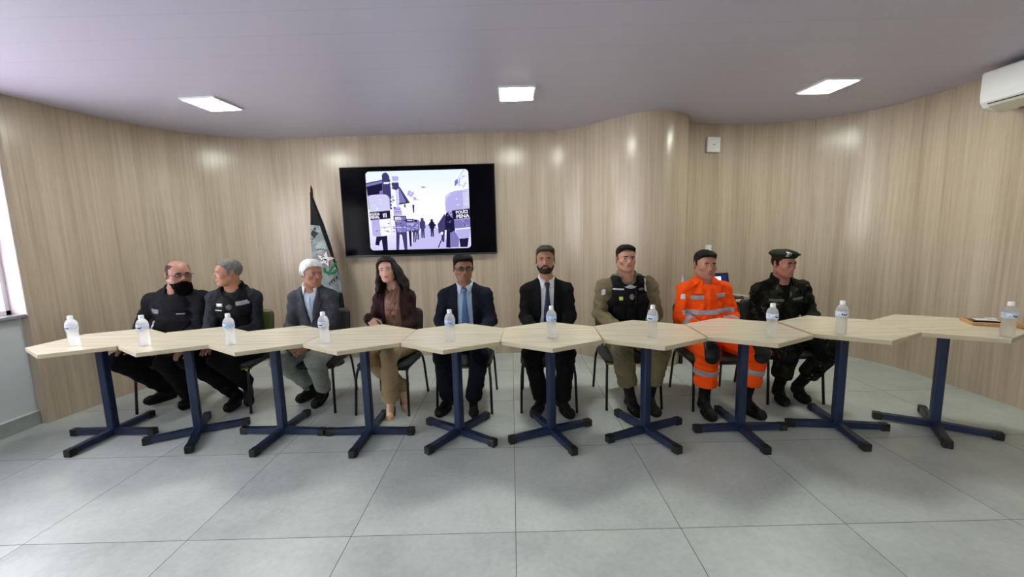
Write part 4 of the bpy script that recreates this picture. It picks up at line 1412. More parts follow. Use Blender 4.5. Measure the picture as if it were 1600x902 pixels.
class Person:
    def __init__(s, label, J, skin, **kw):
        s.J = {k: A(*v) for k, v in J.items()}
        s.kw = kw
        for sd in ('sL', 'sR'): s.J[sd] = s.J[sd] + A(0, 0, kw.get('lift', 0.0))
        o = (s.J['sL'] + s.J['sR']) / 2
        s.org = Vector((float(o[0]), float(s.J['pel'][1]), 0))
        s.root = empty('person', s.org)
        tag(s.root, label, 'person', 'people seated behind the tables')
        s.O = o
        s.Z = unit(s.O - s.J['pel'])
        X = s.J['sR'] - s.J['sL']; s.sw = np.linalg.norm(X) / 2
        s.X = unit(X - s.Z * (X @ s.Z))
        s.F = np.cross(s.X, s.Z); s.B = -s.F
        s.Rm = np.stack([s.X, s.B, s.Z], 1)
        s.skin = skin
        for sd, sx in (('L', 1), ('R', -1)):
            s.J['s' + sd] = s.J['s' + sd] - s.Z * 0.036 + s.X * sx * 0.012
        s.bvh = {}
        s.fr = (Vector(s.O), Vector(s.X), Vector(s.F), Vector(s.Z))
        s.fit = kw.get('fit', 0.0); s.belly = kw.get('belly', 0.0); s.chest = kw.get('chest', 0.0)
        s.arm = kw.get('arm', 1.0); s.leg = kw.get('leg', 1.0)
    def T(s, x, b, z): return s.O + s.X * x + s.B * b + s.Z * z
    def head(s, yaw, pitch=0, roll=0, **k):
        t, c = s.J['top'], s.J['chin']
        ctr = (t + c) / 2; ctr[1] = k.pop('y', 3.445)
        dz = t[2] - c[2]
        sc = k.pop('sc', dz / 0.243)
        s.fem = k.pop('fem', False)
        s.H = Head(ctr - A(0, 0, 0.002), yaw, pitch, roll, sc, **k)
    def add_torso(s, V, infl, k=0.04):
        J = s.J; pel = J['pel']; sw = s.sw
        V.ell(s.T(0, 0.005, -0.125), (sw * 0.90 + 0.004 + infl, 0.102 + infl + s.chest, 0.185), s.Rm, 0)
        V.ell(pel + s.Z * 0.15 - s.B * (s.belly * 0.8), (sw * 0.62 + 0.045 + infl + s.belly * 0.7 + s.fit, 0.105 + infl + s.belly * 0.8, 0.19), s.Rm, k)
        V.ell(pel + s.Z * 0.02, (0.155 + infl + s.belly * 0.5, 0.112 + infl, 0.105), s.Rm, k)
        for sd in ('sL', 'sR'):
            V.rc(s.T(0, 0.012, 0.050), J[sd] + s.Z * 0.002, 0.040 + infl * 0.7, 0.048 + infl, 0.035)
            V.rc(s.T(0, 0.014, 0.082), (J[sd] * 0.55 + s.T(0, 0.01, 0) * 0.45), 0.040 + infl * 0.7, 0.038 + infl * 0.7, 0.03)
    def add_arms(s, V, infl, k=0.03, f=1.0, cuff=1.0):
        J = s.J
        for sd in 'LR':
            a, e, w = J['s' + sd], J['e' + sd], J['w' + sd]
            V.rc(a, e, (0.049 * s.arm) * f + infl, (0.042 * s.arm) * f + infl, k)
            V.rc(e, w - unit(w - e) * 0.01, (0.043 * s.arm) * f + infl, (0.031 * s.arm) * f * cuff + infl, k * 0.6)
    def add_legs(s, V, infl, f=1.0, hem=0.0, k=0.03):
        J = s.J; pel = J['pel']
        for sd, sx in (('L', -1), ('R', 1)):
            h = pel + s.X * sx * 0.085 + s.Z * -0.02 + s.F * 0.02
            kn, an = J['k' + sd], J['a' + sd]
            V.rc(h, kn, 0.083 * s.leg * f + infl, 0.060 * s.leg * f + infl, k)
            mid = kn + (an - kn) * 0.35 - s.F * 0.010
            V.rc(kn, mid, 0.060 * s.leg * f + infl, 0.056 * s.leg * f + infl, 0.02)
            V.rc(mid, an, 0.056 * s.leg * f + infl, (0.040 + hem) * f + infl, 0.02)
        V.ell(pel, (0.155 * f + infl, 0.110 * f + infl, 0.09), s.Rm, k)
    def body(s):
        J = s.J; H = s.H
        pts = np.array([J[k] for k in J])
        lo = pts.min(0) - A(0.12, 0.14, 0.10); hi = pts.max(0) + A(0.12, 0.14, 0.03)
        lo[2] = max(lo[2], 0.0)
        V = Vox(lo, hi, 0.0054)
        H.build(V, s.fem)
        nb = s.T(0, 0.012, 0.02)
        nr = s.kw.get('neck', 0.054)
        V.rc(H.w((0, 0.018, -0.050)), nb + s.Z * 0.03, nr, nr + 0.004, 0.02)
        V.rc(nb + s.Z * 0.03, nb - s.Z * 0.05, nr + 0.004, nr + 0.03, 0.03)
        s.add_torso(V, -0.030)
        s.add_arms(V, -0.010, f=0.85)
        s.add_legs(V, -0.010, f=0.85)
        for sd in 'LR':
            an = J['a' + sd]; fd = J['f' + sd]
            up_ = s.kw.get('fup' + sd); up_ = unit(A(0, 0, 1) - fd * fd[2])
            V.chain([an - up_ * 0.012, an + fd * 0.07 - up_ * 0.050, an + fd * 0.15 - up_ * 0.062], [0.024, 0.020, 0.014], 0.01)
        for sd, sx in (('L', 1), ('R', -1)):
            h = s.kw.get('hand' + sd)
            if h is None:
                fd = unit(J['k' + sd] - J['w' + sd] + A(-sx * 0.0, -0.05, 0)); upv = A(0, -0.2, 1.0); cu = 0.5
                fd = unit(fd + A(sx * 0.25, 0, 0.0)); fd[2] = -0.12; fd = unit(fd)
            else: fd, upv, cu = h
            # thumb is on the inner side
            side = 1 if np.cross(unit(fd), unit(upv)) @ (s.X * sx) > 0 else -1
            add_hand(V, J['w' + sd], fd, upv, side, cu, s.kw.get('handsc', 0.98), s.kw.get('spread', 1.0))
        o = V.mesh('body', s.skin, s.root, s.org)
        s.bvh['body'] = bvh_of(o, s.org)
        s.body_o = o
        s.face()
    def face(s):
        H = s.H; R = H.R; bv = s.bvh['body']
        fdir = Vector(R @ A(0, -1, 0))
        def surf(x, z):
            o = Vector(H.w((x, -0.2, z)))
            h = bv.ray_cast(o, Vector(R @ A(0, 1, 0)), 0.4)
            return h[0] if h[0] is not None else Vector(H.w((x, -0.085, z)))
        M3 = Matrix([list(r) for r in R])
        closed = s.kw.get('lids', 0.0)
        for sx in (-1, 1):
            p = surf(sx * 0.0305, 0.002) - s.org.xyz
            e = MB()
            rz = 0.0046 * (1 - closed)
            e.ellip(p - fdir * 0.0010, (0.0125 * H.sc, 0.0040, rz), 14, 8, M3)
            e.ellip(p + fdir * 0.0016 + M3 @ Vector((s.kw.get('gaze', 0) * 0.004, 0, 0)), (0.0060 * H.sc, 0.0024, min(rz * 1.08, 0.0050)), 12, 8, M3, mi=1)
            e.build('eye', [eye_w, eye_i], s.body_o)
            # eyebrow
            pts = []
            for t, zz in ((0.014, 0.0180), (0.024, 0.0205), (0.036, 0.0205), (0.046, 0.0160)):
                pts.append(surf(sx * t, zz + (0.003 if s.fem else 0)) - s.org.xyz + fdir * 0.0012)
            th = s.kw.get('brow', 0.0040)
            MB().tube(pts, [th, th * 1.15, th, th * 0.45], 8).build('eyebrow', s.kw.get('browmat', hair_dark), s.body_o)
            # upper lash line
            pts = [surf(sx * t, zz) - s.org.xyz + fdir * 0.0012 for t, zz in ((0.0185, 0.0045), (0.0305, 0.0078 - closed * 0.004), (0.0425, 0.0050))]
            MB().tube(pts, [0.0008, 0.0014 if not s.fem else 0.002, 0.0009], 6).build('lash_line', hair_black, s.body_o)
        lipm = s.kw.get('lips')
        if lipm is not None:
            l = MB()
            for (z0, h) in ((-0.0565, 0.0042), (-0.0668, 0.0052)):
                n = 12; rows = []
                vs = []; fs = []
                for i in range(n + 1):
                    u = -1 + 2 * i / n
                    x = u * 0.0225; hh = h * (1 - u * u) ** 0.6 + 0.0004
                    zc = z0 + (-0.0612 - z0) * (abs(u) ** 1.5)
                    for j in range(4):
                        v = -1 + 2 * j / 3
                        vs.append(surf(x, zc + v * hh) - s.org.xyz + fdir * (0.0009 + 0.0006 * (1 - v * v)))
                for i in range(n):
                    for j in range(3):
                        a = i * 4 + j; fs.append((a, a + 1, a + 5, a + 4)[::-1])
                l.add(vs, fs, True)
            o = l.build('lips', lipm, s.body_o)
            md = o.modifiers.new('s', 'SOLIDIFY'); md.thickness = 0.0015; md.offset = -1
    def top(s, name, mat, infl=0.0, wr=0.004, seed=1, opening=None, neck=0.062, sleeves=True, wl=0.07, cuff=1.15, h=0.0058, neckz=0.085, extra=None, hemz=None):
        J = s.J
        pts = np.array([J[k] for k in ('sL', 'sR', 'eL', 'eR', 'wL', 'wR', 'pel')])
        lo = pts.min(0) - 0.16; hi = pts.max(0) + A(0.13, 0.16, 0.14)
        V = Vox(lo, hi, h)
        s.add_torso(V, infl)
        if sleeves: s.add_arms(V, infl, cuff=cuff)
        if extra: extra(V)
        if wr > 0: V.F += wrinkle(V.grid(), seed, wr, wl).astype(np.float32)
        # neck hole
        c_ = s.T(0, 0.008, 0)
        def hole(P):
            q = P - c_; z = q @ s.Z
            return np.maximum(np.linalg.norm(q - z[..., None] * s.Z, axis=-1) - neck, 0.005 - z)
        V.cut(hole, s.T(0, 0, 0.08) - 0.13, s.T(0, 0, 0.08) + 0.13, 0.014)
        s.topV = V.copy()
        if opening is not None:
            zs, ws, xs = opening
            def fn(P):
                q = P - s.O
                x = q @ s.X; b = q @ s.B; z = q @ s.Z
                w = np.interp(z, zs, ws); xc = np.interp(z, zs, xs)
                d = np.maximum(np.abs(x - xc) - w, b + 0.0)
                return np.maximum(np.maximum(d, zs[0] - z), z - zs[-1] - 0.05)
            V.cut(fn, lo, hi, 0.003)
        o = V.mesh(name, mat, s.root, s.org)
        relax(o)
        s.bvh[name] = bvh_of(o, s.org)
        return o
    def shirt(s, name, mat, infl, wr=0.002, seed=5, neck=0.058):
        """undershirt: torso only"""
        J = s.J
        pts = np.array([J[k] for k in ('sL', 'sR', 'pel')])
        V = Vox(pts.min(0) - 0.14, pts.max(0) + A(0.10, 0.14, 0.12), 0.006)
        s.add_torso(V, infl)
        if wr > 0: V.F += wrinkle(V.grid(), seed, wr, 0.05).astype(np.float32)
        c_ = s.T(0, 0.008, 0)
        def hole(P):
            q = P - c_; z = q @ s.Z
            return np.maximum(np.linalg.norm(q - z[..., None] * s.Z, axis=-1) - neck, 0.022 - z)
        V.cut(hole, s.T(0, 0, 0.08) - 0.13, s.T(0, 0, 0.08) + 0.13, 0.014)
        o = V.mesh(name, mat, s.root, s.org)
        relax(o)
        s.bvh[name] = bvh_of(o, s.org)
        return o
    def trousers(s, mat, infl=0.008, hem=0.012, wr=0.004, seed=3, cutz=None, wl=0.08, name='trousers', extra=None):
        J = s.J
        pts = np.array([J[k] for k in ('pel', 'kL', 'kR', 'aL', 'aR')])
        lo = pts.min(0) - A(0.22, 0.16, 0.04); hi = pts.max(0) + A(0.22, 0.16, 0.14)
        V = Vox(lo, hi, 0.0062)
        s.add_legs(V, infl, hem=hem)
        if extra: extra(V)
        if wr > 0: V.F += wrinkle(V.grid(), seed, wr, wl).astype(np.float32)
        for sd in 'LR':
            an, kn = J['a' + sd], J['k' + sd]
            d = unit(an - kn); p0 = an - d * (0.01 if cutz is None else cutz)
            # cut flat at the hem
            V.cut(lambda P: np.maximum(-((P - p0) @ d), np.linalg.norm(P - an, axis=-1) - 0.16), an - 0.16, an + 0.16, 0.003)
        s.legV = V.copy()
        o = V.mesh(name, mat, s.root, s.org)
        relax(o)
        s.bvh['trousers'] = bvh_of(o, s.org)
        s.trou = o
        return o
    def shell(s, V, name, p, cond, mat, parent, R=0.15, t=0.006):
        p = A(*p); sl, P = V.sub(p - R, p + R)
        F = V.F[sl]
        G = np.maximum(np.maximum(F - t, cond(P)), -(F + 0.010))
        G = np.maximum(G, np.linalg.norm(P - p, axis=-1) - R * 0.92)
        W = Vox.__new__(Vox); W.h = V.h; W.lo = P[0, 0, 0].copy(); W.F = G.astype(np.float32); W.n = np.array(G.shape)
        return W.mesh(name, mat, parent, s.org)
    def band(s, V, name, p, d, hw, mat, parent, R=0.15, t=0.004):
        """a strip of tape wrapped round the garment where the plane (p, d) crosses it"""
        p = A(*p); d = unit(d)
        return s.shell(V, name, p, lambda P: np.abs((P - p) @ d) - hw, mat, parent, R, t)
    def shoes(s, mat, boot_h=0.0, L=0.272, W=0.043, name='shoe', laces=True, slim=False):
        J = s.J
        for sd in 'LR':
            an, fd, kn = J['a' + sd], unit(J['f' + sd]), J['k' + sd]
            shin = unit(kn - an)
            up = s.kw.get('fup' + sd)
            up = unit(A(0, 0, 1) - fd * fd[2]) if up is None else unit(up - fd * (up @ fd))
            sx = np.cross(fd, up)
            Rm = np.stack([sx, fd, up], 1)
            heel = an - fd * 0.045 - up * 0.062
            V = Vox(an - 0.26, an + A(0.26, 0.26, 0.12 + boot_h), 0.005)
            V.chain([heel + up * 0.012, heel + fd * (L * 0.45) + up * 0.006, heel + fd * (L * 0.72) + up * 0.004, heel + fd * (L - 0.055) + up * 0.002], [0.033, 0.031 * W / 0.046, 0.040 * W / 0.046, (0.031 if not slim else 0.018) * W / 0.046], 0.02)
            V.rc(an - up * 0.01, heel + fd * (L * 0.5) + up * 0.022, 0.040, 0.030, 0.02)
            V.rc(an, an + shin * (0.02 + boot_h), 0.041, 0.041 + boot_h * 0.03, 0.02)
            if boot_h > 0: V.F += wrinkle(V.grid(), 11, 0.0015, 0.05).astype(np.float32)
            if slim:
                V.chain([heel + fd * (L * 0.70) + up * -0.004, heel + fd * (L + 0.005) - up * 0.012], [0.028, 0.010], 0.015)
            # flatten underneath
            sole_z = -0.030
            V.cut(lambda P: (P - heel) @ up - sole_z, an - 0.4, an + 0.4, 0.003)
            o = V.mesh(name, mat, s.root, s.org)
            # sole
            n = 18; pl = []
            for k in range(n):
                a = 2 * pi * k / n
                yy = cos(a); xx = sin(a)
                wloc = 0.034 + 0.012 * max(0, yy) * (W / 0.046)
                pl.append((xx * wloc * (1 - 0.15 * (abs(yy) ** 3)), (L - 0.028 - 0.028) / 2 * yy + (L - 0.056) / 2 - 0.0 + 0.0))
            ms = MB(); Mx = Matrix([list(r) for r in Rm]).to_4x4(); Mx.translation = Vector(heel) - s.org
            ms.prism([(x, y) for x, y in pl][::-1], sole_z - 0.008, sole_z + 0.006, M=Mx)
            ms.build('sole', sole_m, o)
            if slim:
                h0 = Vector(heel + up * -0.02) - s.org
                MB().tube([h0, h0 + Vector(-up * 0.055 - fd * 0.004)], [0.012, 0.005], 8).build('heel', mat, o)
            if laces:
                l = MB(); pts = []
                for i in range(5):
                    c = heel + fd * (L * 0.40 + 0.022 * i) + up * (0.066 - 0.010 * i)
                    sg = 1 if i % 2 else -1
                    pts += [Vector(c - sx * 0.018 * sg) - s.org, Vector(c + up * 0.006) - s.org, Vector(c + sx * 0.018 * sg) - s.org]
                l.tube(pts, 0.0020, 6)
                l.build('laces', sole_m, o)
    def collar(s, name, mat, R=0.064, h=0.036, gap=22, wing=0.045, z0=0.045, open_=0.0, parent=None, lean=0.0, wingout=0.012, th=0.004):
        n = 30; rows = []
        c0 = s.T(0, 0.008, z0)
        vs = []
        for i in range(n + 1):
            a = radians(gap + (360 - 2 * gap) * i / n)      # measured from facing direction
            dirv = s.F * cos(a) + s.X * sin(a)
            front = max(0.0, cos(a)) ** 2
            rr = R * (1 + 0.10 * abs(sin(a)))
            zb = -0.020 * front - open_ * front
            back = (1 - cos(a)) / 2; zb += 0.010
            ht = h * (0.72 + 0.38 * back)
            p0 = c0 + dirv * (rr + 0.004) + s.Z * (zb)
            p1 = c0 + dirv * (rr - 0.002) + s.Z * (zb + ht) + s.F * lean
            p2 = c0 + dirv * (rr + 0.006) + s.Z * (zb + ht + 0.001) + s.F * lean
            w = wing * (max(0.0, cos(a)) ** 3)
            tang = s.X * (1 if sin(a) > 0 else -1)
            p3 = c0 + dirv * (rr + 0.011 + wingout * front) + s.Z * (zb + ht - 0.030 - w) + tang * w * 0.30
            vs += [p0, p1, p2, p3]
        fs = []
        for i in range(n):
            for j in range(3):
                a = i * 4 + j
                fs.append((a, a + 1, a + 5, a + 4))
        me = new_mesh(name, [Vector(v) - s.org for v in vs], fs, mat, True)
        o = link(name, me, parent or s.root)
        md = o.modifiers.new('s', 'SOLIDIFY'); md.thickness = th; md.offset = 0
        return o
    def dec(s, name, pts, mat, on, th=0.003, step=0.012, parent=None, off=0.0005):
        return decal(name, pts, s.fr, [s.bvh[k] for k in on], mat, parent, th, step, off, org=s.org)
    def glasses(s, mat, rim=0.0012, w=0.021, hh=0.014):
        H = s.H; g = MB()
        R = H.R
        def P(x, y, z): return Vector(H.w((x, y, z))) - s.org
        for sx in (-1, 1):
            pts = []
            for k in range(21):
                a = 2 * pi * k / 20
                ca, sa = cos(a), sin(a)
                x = sx * 0.032 + w * (abs(ca) ** 0.6) * (1 if ca > 0 else -1); z = 0.000 + hh * (abs(sa) ** 0.7) * (1 if sa > 0 else -1)
                pts.append(P(x, -0.1005 + abs(x) * 0.12, z))
            g.tube(pts, rim, 6)
            g.tube([P(sx * 0.053, -0.094, 0.004), P(sx * 0.074, -0.080, 0.004), P(sx * 0.082, -0.01, 0.004), P(sx * 0.080, 0.012, -0.006)], rim * 1.1, 6)
        g.tube([P(-0.011, -0.100, 0.003), P(0, -0.104, 0.006), P(0.011, -0.100, 0.003)], rim, 6)
        o = g.build('eyeglasses', mat, s.root)
        ln = MB()
        for sx in (-1, 1):
            vs = [P(sx * 0.032 + w * 0.95 * (abs(cos(a)) ** 0.6) * (1 if cos(a) > 0 else -1), -0.0995 + abs(sx * 0.032) * 0.12, hh * 0.95 * (abs(sin(a)) ** 0.7) * (1 if sin(a) > 0 else -1)) for a in [2 * pi * k / 20 for k in range(20)]]
            ln.add(vs, [tuple(range(20))], False)
        gm = mat_once('lens', lambda: lens_mat())
        lo = ln.build('lens', gm, o)
        md = lo.modifiers.new('s', 'SOLIDIFY'); md.thickness = 0.0012

def lens_mat():
    m = bpy.data.materials.new('spectacle_lens'); m.use_nodes = True
    t = m.node_tree; t.nodes.remove(t.nodes['Principled BSDF'])
    gl = t.nodes.new('ShaderNodeBsdfGlossy'); gl.inputs['Roughness'].default_value = 0.03
    tr = t.nodes.new('ShaderNodeBsdfTransparent'); tr.inputs['Color'].default_value = (0.85, 0.87, 0.9, 1)
    mx = t.nodes.new('ShaderNodeMixShader'); mx.inputs[0].default_value = 0.06
    t.links.new(tr.outputs[0], mx.inputs[1]); t.links.new(gl.outputs[0], mx.inputs[2]); t.links.new(mx.outputs[0], t.nodes['Material Output'].inputs['Surface'])
    return m

def rect(cx, cz, w, h, rot=0.0):
    out = []
    for (u, v) in ((-1, -1), (1, -1), (1, 1), (-1, 1)):
        x, z = u * w / 2, v * h / 2
        out.append((cx + x * cos(rot) - z * sin(rot), cz + x * sin(rot) + z * cos(rot)))
    return out
def disc(cx, cz, rx, rz=None, n=14):
    rz = rz or rx
    return [(cx + rx * cos(2 * pi * k / n), cz + rz * sin(2 * pi * k / n)) for k in range(n)]
def mirror(p): return [(-x, z) for x, z in p][::-1]

FLAT = A(0, -1, 0)
def foot(an, toe, flat=True):
    d = A(*toe) - A(*an)
    if flat: d[2] = 0
    return tuple(unit(d))

def lapels(P, on, mat, parent, zs_v, w_top=0.030, wide=0.062, neckw=0.05, edge=None):
    """zs_v = (z of lapel bottom, half opening at the bottom, half opening at top)"""
    zb, wb, wt = zs_v
    zt = 0.055
    zn = -0.045   # notch height
    def wo(z): return wb + (wt - wb) * (z - zb) / (zt - zb)
    for sx in (-1, 1):
        poly = [(wo(zb) + 0.001, zb), (wo(zb) + 0.016, zb + 0.03), (wo(-0.16) + wide * 0.72, -0.16), (wo(zn) + wide, zn - 0.012), (wo(zn) + wide * 0.60, zn + 0.004), (wo(zn) + wide * 0.68, zn + 0.028), (wo(zt) + 0.018, zt), (wo(zt) + 0.002, zt - 0.004)]
        poly = [(sx * x, z) for x, z in poly]
        if sx < 0: poly = poly[::-1]
        P.dec('lapel', poly, mat, on, 0.0045, 0.014, parent)

def suit_details(P, jk, mat, on, open_):
    lapels(P, on, mat, jk, open_)
# skin tones
sk_red = skin_mat('skin_ruddy', srgb(172, 122, 104)); sk_tan = skin_mat('skin_tan', srgb(180, 128, 102)); sk_fair = skin_mat('skin_fair', srgb(208, 160, 140))
sk_brown = skin_mat('skin_brown', srgb(150, 104, 80)); sk_old = skin_mat('skin_weathered', srgb(170, 116, 92))
lip_m = plain('lips_muted', srgb(150, 92, 84), 0.45); lip_f = plain('lips_rose', srgb(156, 72, 72), 0.35); lip_b = plain('lips_brown', srgb(128, 74, 64), 0.45)
black_cloth = fabric('black_cloth', srgb(21, 22, 27)); black_trouser = fabric('black_trouser_cloth', srgb(15, 15, 18))
import time as _time
_t0 = _time.time()
# ---- 1: bearded man in black
P = Person('person in black uniform jacket with big dark beard and glasses, leftmost of the seated row',
    dict(top=(-2.844, 3.459, 1.290), chin=(-2.775, 3.404, 1.066), sL=(-3.125, 3.50, 0.965), sR=(-2.665, 3.50, 0.970), eL=(-3.205, 3.47, 0.715), eR=(-2.700, 3.46, 0.70),
         wL=(-3.06, 3.26, 0.63), wR=(-2.80, 3.25, 0.63), pel=(-2.93, 3.56, 0.515), kL=(-3.19, 3.22, 0.500), kR=(-2.765, 3.16, 0.500), aL=(-3.150, 3.60, 0.125), aR=(-2.925, 3.53, 0.105),
         fL=foot((-3.150, 3.60, 0), (-3.235, 3.46, -0.0)), fR=foot((-2.925, 3.53, 0), (-2.86, 3.36, 0))), sk_red,
    belly=0.045, chest=0.020, fit=0.02, arm=1.14, leg=1.10, lift=0.022, neck=0.060, browmat=hair_black, brow=0.004, gaze=0.6, lips=lip_b)
P.head(58, 4, 0, wide=1.08, jaw=1.1, fat=0.004, sc=0.95)
P.body()
jk = P.top('jacket', black_cloth, 0.010, 0.005, 21, neck=0.070)
P.collar('collar', black_cloth, R=0.068, h=0.050, gap=26, wing=0.012, z0=0.035, parent=jk)
dkv = fabric('black_webbing', srgb(9, 9, 11), noise=0.1, bump=0.1)
def _vc(Q):
    q = Q - P.O
    return np.maximum(np.maximum(np.abs(q @ P.Z + 0.285) - 0.100, np.abs(q @ P.X) - 0.165), q @ P.B - 0.02)
P.shell(P.topV, 'waist_vest', P.T(0, 0, -0.285), _vc, dkv, jk, R=0.34, t=0.012)
patch = plain('grey_patch', srgb(112, 112, 124), 0.7, noise=0.4, scale=160)
P.dec('name_patch', rect(-0.115, -0.115, 0.075, 0.036, -0.05), patch, ['jacket'], parent=jk)
P.dec('name_tape', rect(0.100, -0.125, 0.060, 0.010), plain('silver_thread', srgb(150, 150, 156), 0.6, noise=0.5, scale=300), ['jacket'], parent=jk, step=0.008)
P.dec('crest_emblem', [(-0.120, -0.245), (-0.108, -0.250), (-0.104, -0.232), (-0.094, -0.222), (-0.104, -0.208), (-0.100, -0.192), (-0.108, -0.186), (-0.120, -0.200), (-0.112, -0.214), (-0.122, -0.226)], plain('silver_emblem', srgb(190, 190, 192), 0.5), ['jacket'], parent=jk, step=0.006, th=0.020)
P.trousers(black_trouser, 0.014, 0.018, seed=22)
P.shoes(boot, 0.10, name='boot')
bd = plain('beard_black', srgb(12, 10, 10), 0.95, spec=0.05, noise=0.5, scale=140, bump=0.8)
make_beard(P.H, 'beard', bd, P.root, P.org, t=0.012, full=True, long=0.042, seed=4, cheek=-0.028)
make_hair(P.H, 'hair', plain('hair_shaved', srgb(74, 54, 48), 0.7, spec=0.1, noise=0.3, scale=90), P.root, P.org, 0.0026, 0.0026, seed=3, amp=0.0004, top=0.135, temple=0.05, burn=-0.02, maxz=0.085)
P.glasses(plain('dark_metal_frame', srgb(30, 26, 28), 0.3, 0.6), 0.0016)

# ---- 2: grey-haired officer in vest, head in profile to the left
P = Person('person with short grey hair and black vest, head turned in profile towards the bearded man',
    dict(top=(-2.375, 3.459, 1.288), chin=(-2.405, 3.441, 1.070), sL=(-2.545, 3.44, 0.975), sR=(-2.235, 3.53, 0.965), eL=(-2.550, 3.38, 0.72), eR=(-2.235, 3.50, 0.705),
         wL=(-2.56, 3.19, 0.62), wR=(-2.39, 3.22, 0.63), pel=(-2.39, 3.56, 0.515), kL=(-2.62, 3.20, 0.500), kR=(-2.355, 3.16, 0.515), aL=(-2.455, 3.47, 0.105), aR=(-2.350, 3.46, 0.205),
         fL=foot((-2.455, 3.47, 0), (-2.43, 3.30, 0)), fR=tuple(unit((0.18, -0.35, -0.85)))), sk_tan,
    belly=0.012, chest=0.014, arm=1.08, leg=1.02, lift=0.024, neck=0.057, browmat=hair_grey, lips=lip_m, gaze=-0.4)
P.head(-46, 0, 0, wide=0.98, sc=0.955)
P.body()
dg = fabric('dark_grey_shirt_cloth', srgb(42, 44, 52))
jk = P.top('shirt', dg, 0.006, 0.005, 31, neck=0.064)
def vest_of(P, mat, t=0.020, w=0.165, z0=-0.42, z1=0.065, name='tactical_vest', neckr=0.078, strap=0.105):
    V = Vox(P.T(0, 0, -0.2) - 0.36, P.T(0, 0, -0.2) + 0.36, 0.006)
    P.add_torso(V, 0.006 + t)
    G = V.grid(); q = G - P.O
    x = np.abs(q @ P.X); b = q @ P.B; z = q @ P.Z
    # sides: full width below the armpit, narrow straps over the shoulder
    lim = np.interp(z, [-0.5, -0.16, -0.10, -0.02, 0.03, 0.1], [w + 0.04, w + 0.03, w - 0.015, strap + 0.018, strap, strap])
    F = np.maximum(V.F, x - lim)
    F = np.maximum(F, z0 - z); F = np.maximum(F, z - z1)
    rr = np.sqrt(x ** 2 + (b - 0.0) ** 2)
    F = np.maximum(F, np.where(z > -0.03, neckr - np.sqrt((x) ** 2 + (np.minimum(b + 0.01, 0) * 0.9) ** 2 + (np.maximum(b, 0) * 1.0) ** 2), -1))
    V.F[...] = F + wrinkle(G, 77, 0.002, 0.09)
    P.vestV = V.copy()
    o = V.mesh(name, mat, P.root, P.org)
    P.bvh[name] = bvh_of(o, P.org)
    return o
vm = fabric('black_vest_nylon', srgb(14, 14, 17), noise=0.15, bump=0.15, rough=0.7)
vs_ = vest_of(P, vm, 0.020)
P.collar('vest_collar', vm, R=0.066, h=0.050, gap=55, wing=0.0, z0=0.030, parent=vs_, wingout=0.0, th=0.010)
sil = plain('silver_badge', srgb(170, 172, 176), 0.4, 0.3, noise=0.35, scale=240)
P.dec('name_badge', rect(-0.085, -0.060, 0.052, 0.026), sil, ['tactical_vest'], parent=vs_)
P.dec('rank_tape', rect(-0.100, -0.105, 0.060, 0.009), sil, ['tactical_vest'], parent=vs_, step=0.007)
P.dec('round_badge', disc(-0.010, -0.080, 0.024), plain('dark_round_badge', srgb(66, 66, 70), 0.5, noise=0.6, scale=150), ['tactical_vest'], parent=vs_)
P.dec('name_plate', rect(0.085, -0.058, 0.092, 0.034), plain('grey_name_plate', srgb(140, 140, 146), 0.5, noise=0.4, scale=160), ['tactical_vest'], parent=vs_)
for (x, z) in ((-0.02, -0.26), (0.075, -0.26)):
    P.dec('pouch', rect(x, z, 0.080, 0.13), vm, ['tactical_vest'], th=0.016, parent=vs_)
P.dec('webbing_strap', rect(0.0, -0.165, 0.28, 0.022), vm, ['tactical_vest'], th=0.006, parent=vs_)
P.trousers(black_trouser, 0.010, 0.014, seed=32)
P.shoes(boot, 0.09, name='boot')
make_hair(P.H, 'hair', hair_grey, P.root, P.org, 0.004, 0.007, seed=5, top=0.078, temple=0.040, amp=0.001)

# ---- 3: white-haired man in grey blazer
P = Person('person with white hair in charcoal blazer over open light shirt, hands clasped below the table',
    dict(top=(-1.705, 3.441, 1.268), chin=(-1.672, 3.404, 1.032), sL=(-1.885, 3.50, 0.960), sR=(-1.560, 3.50, 0.960), eL=(-1.915, 3.47, 0.70), eR=(-1.555, 3.47, 0.70),
         wL=(-1.815, 3.235, 0.595), wR=(-1.650, 3.225, 0.590), pel=(-1.72, 3.56, 0.515), kL=(-1.865, 3.16, 0.478), kR=(-1.575, 3.13, 0.500), aL=(-1.855, 3.62, 0.105), aR=(-1.705, 3.50, 0.135),
         fL=foot((-1.855, 3.62, 0), (-1.91, 3.45, 0)), fR=tuple(unit((-0.10, -1.0, -0.30)))), sk_old,
    arm=1.02, browmat=hair_grey, lips=lip_m, gaze=0.5, lift=0.016, neck=0.053,
    handL=(A(0.75, -0.62, -0.25), A(-0.35, -0.75, 0.6), 0.9), handR=(A(-0.75, -0.62, -0.25), A(0.35, -0.75, 0.6), 1.0), handsc=1.0)
P.head(52, 0, 3, wide=0.98, jaw=0.98, sc=0.955)
P.body()
sh = fabric('light_blue_shirt_cloth', srgb(166, 184, 204), noise=0.05, bump=0.15)
shc = fabric('white_collar_cloth', srgb(214, 210, 214), noise=0.04, bump=0.1)
so = P.shirt('shirt', sh, -0.004)
P.collar('shirt_collar', shc, R=0.060, h=0.036, gap=30, wing=0.040, z0=0.050, open_=0.015, parent=so)
P.dec('button_placket', rect(0.0, -0.12, 0.022, 0.22), sh, ['shirt'], parent=so, th=0.002)
grey = fabric('charcoal_blazer_cloth', srgb(62, 65, 72), noise=0.14, scale=14)
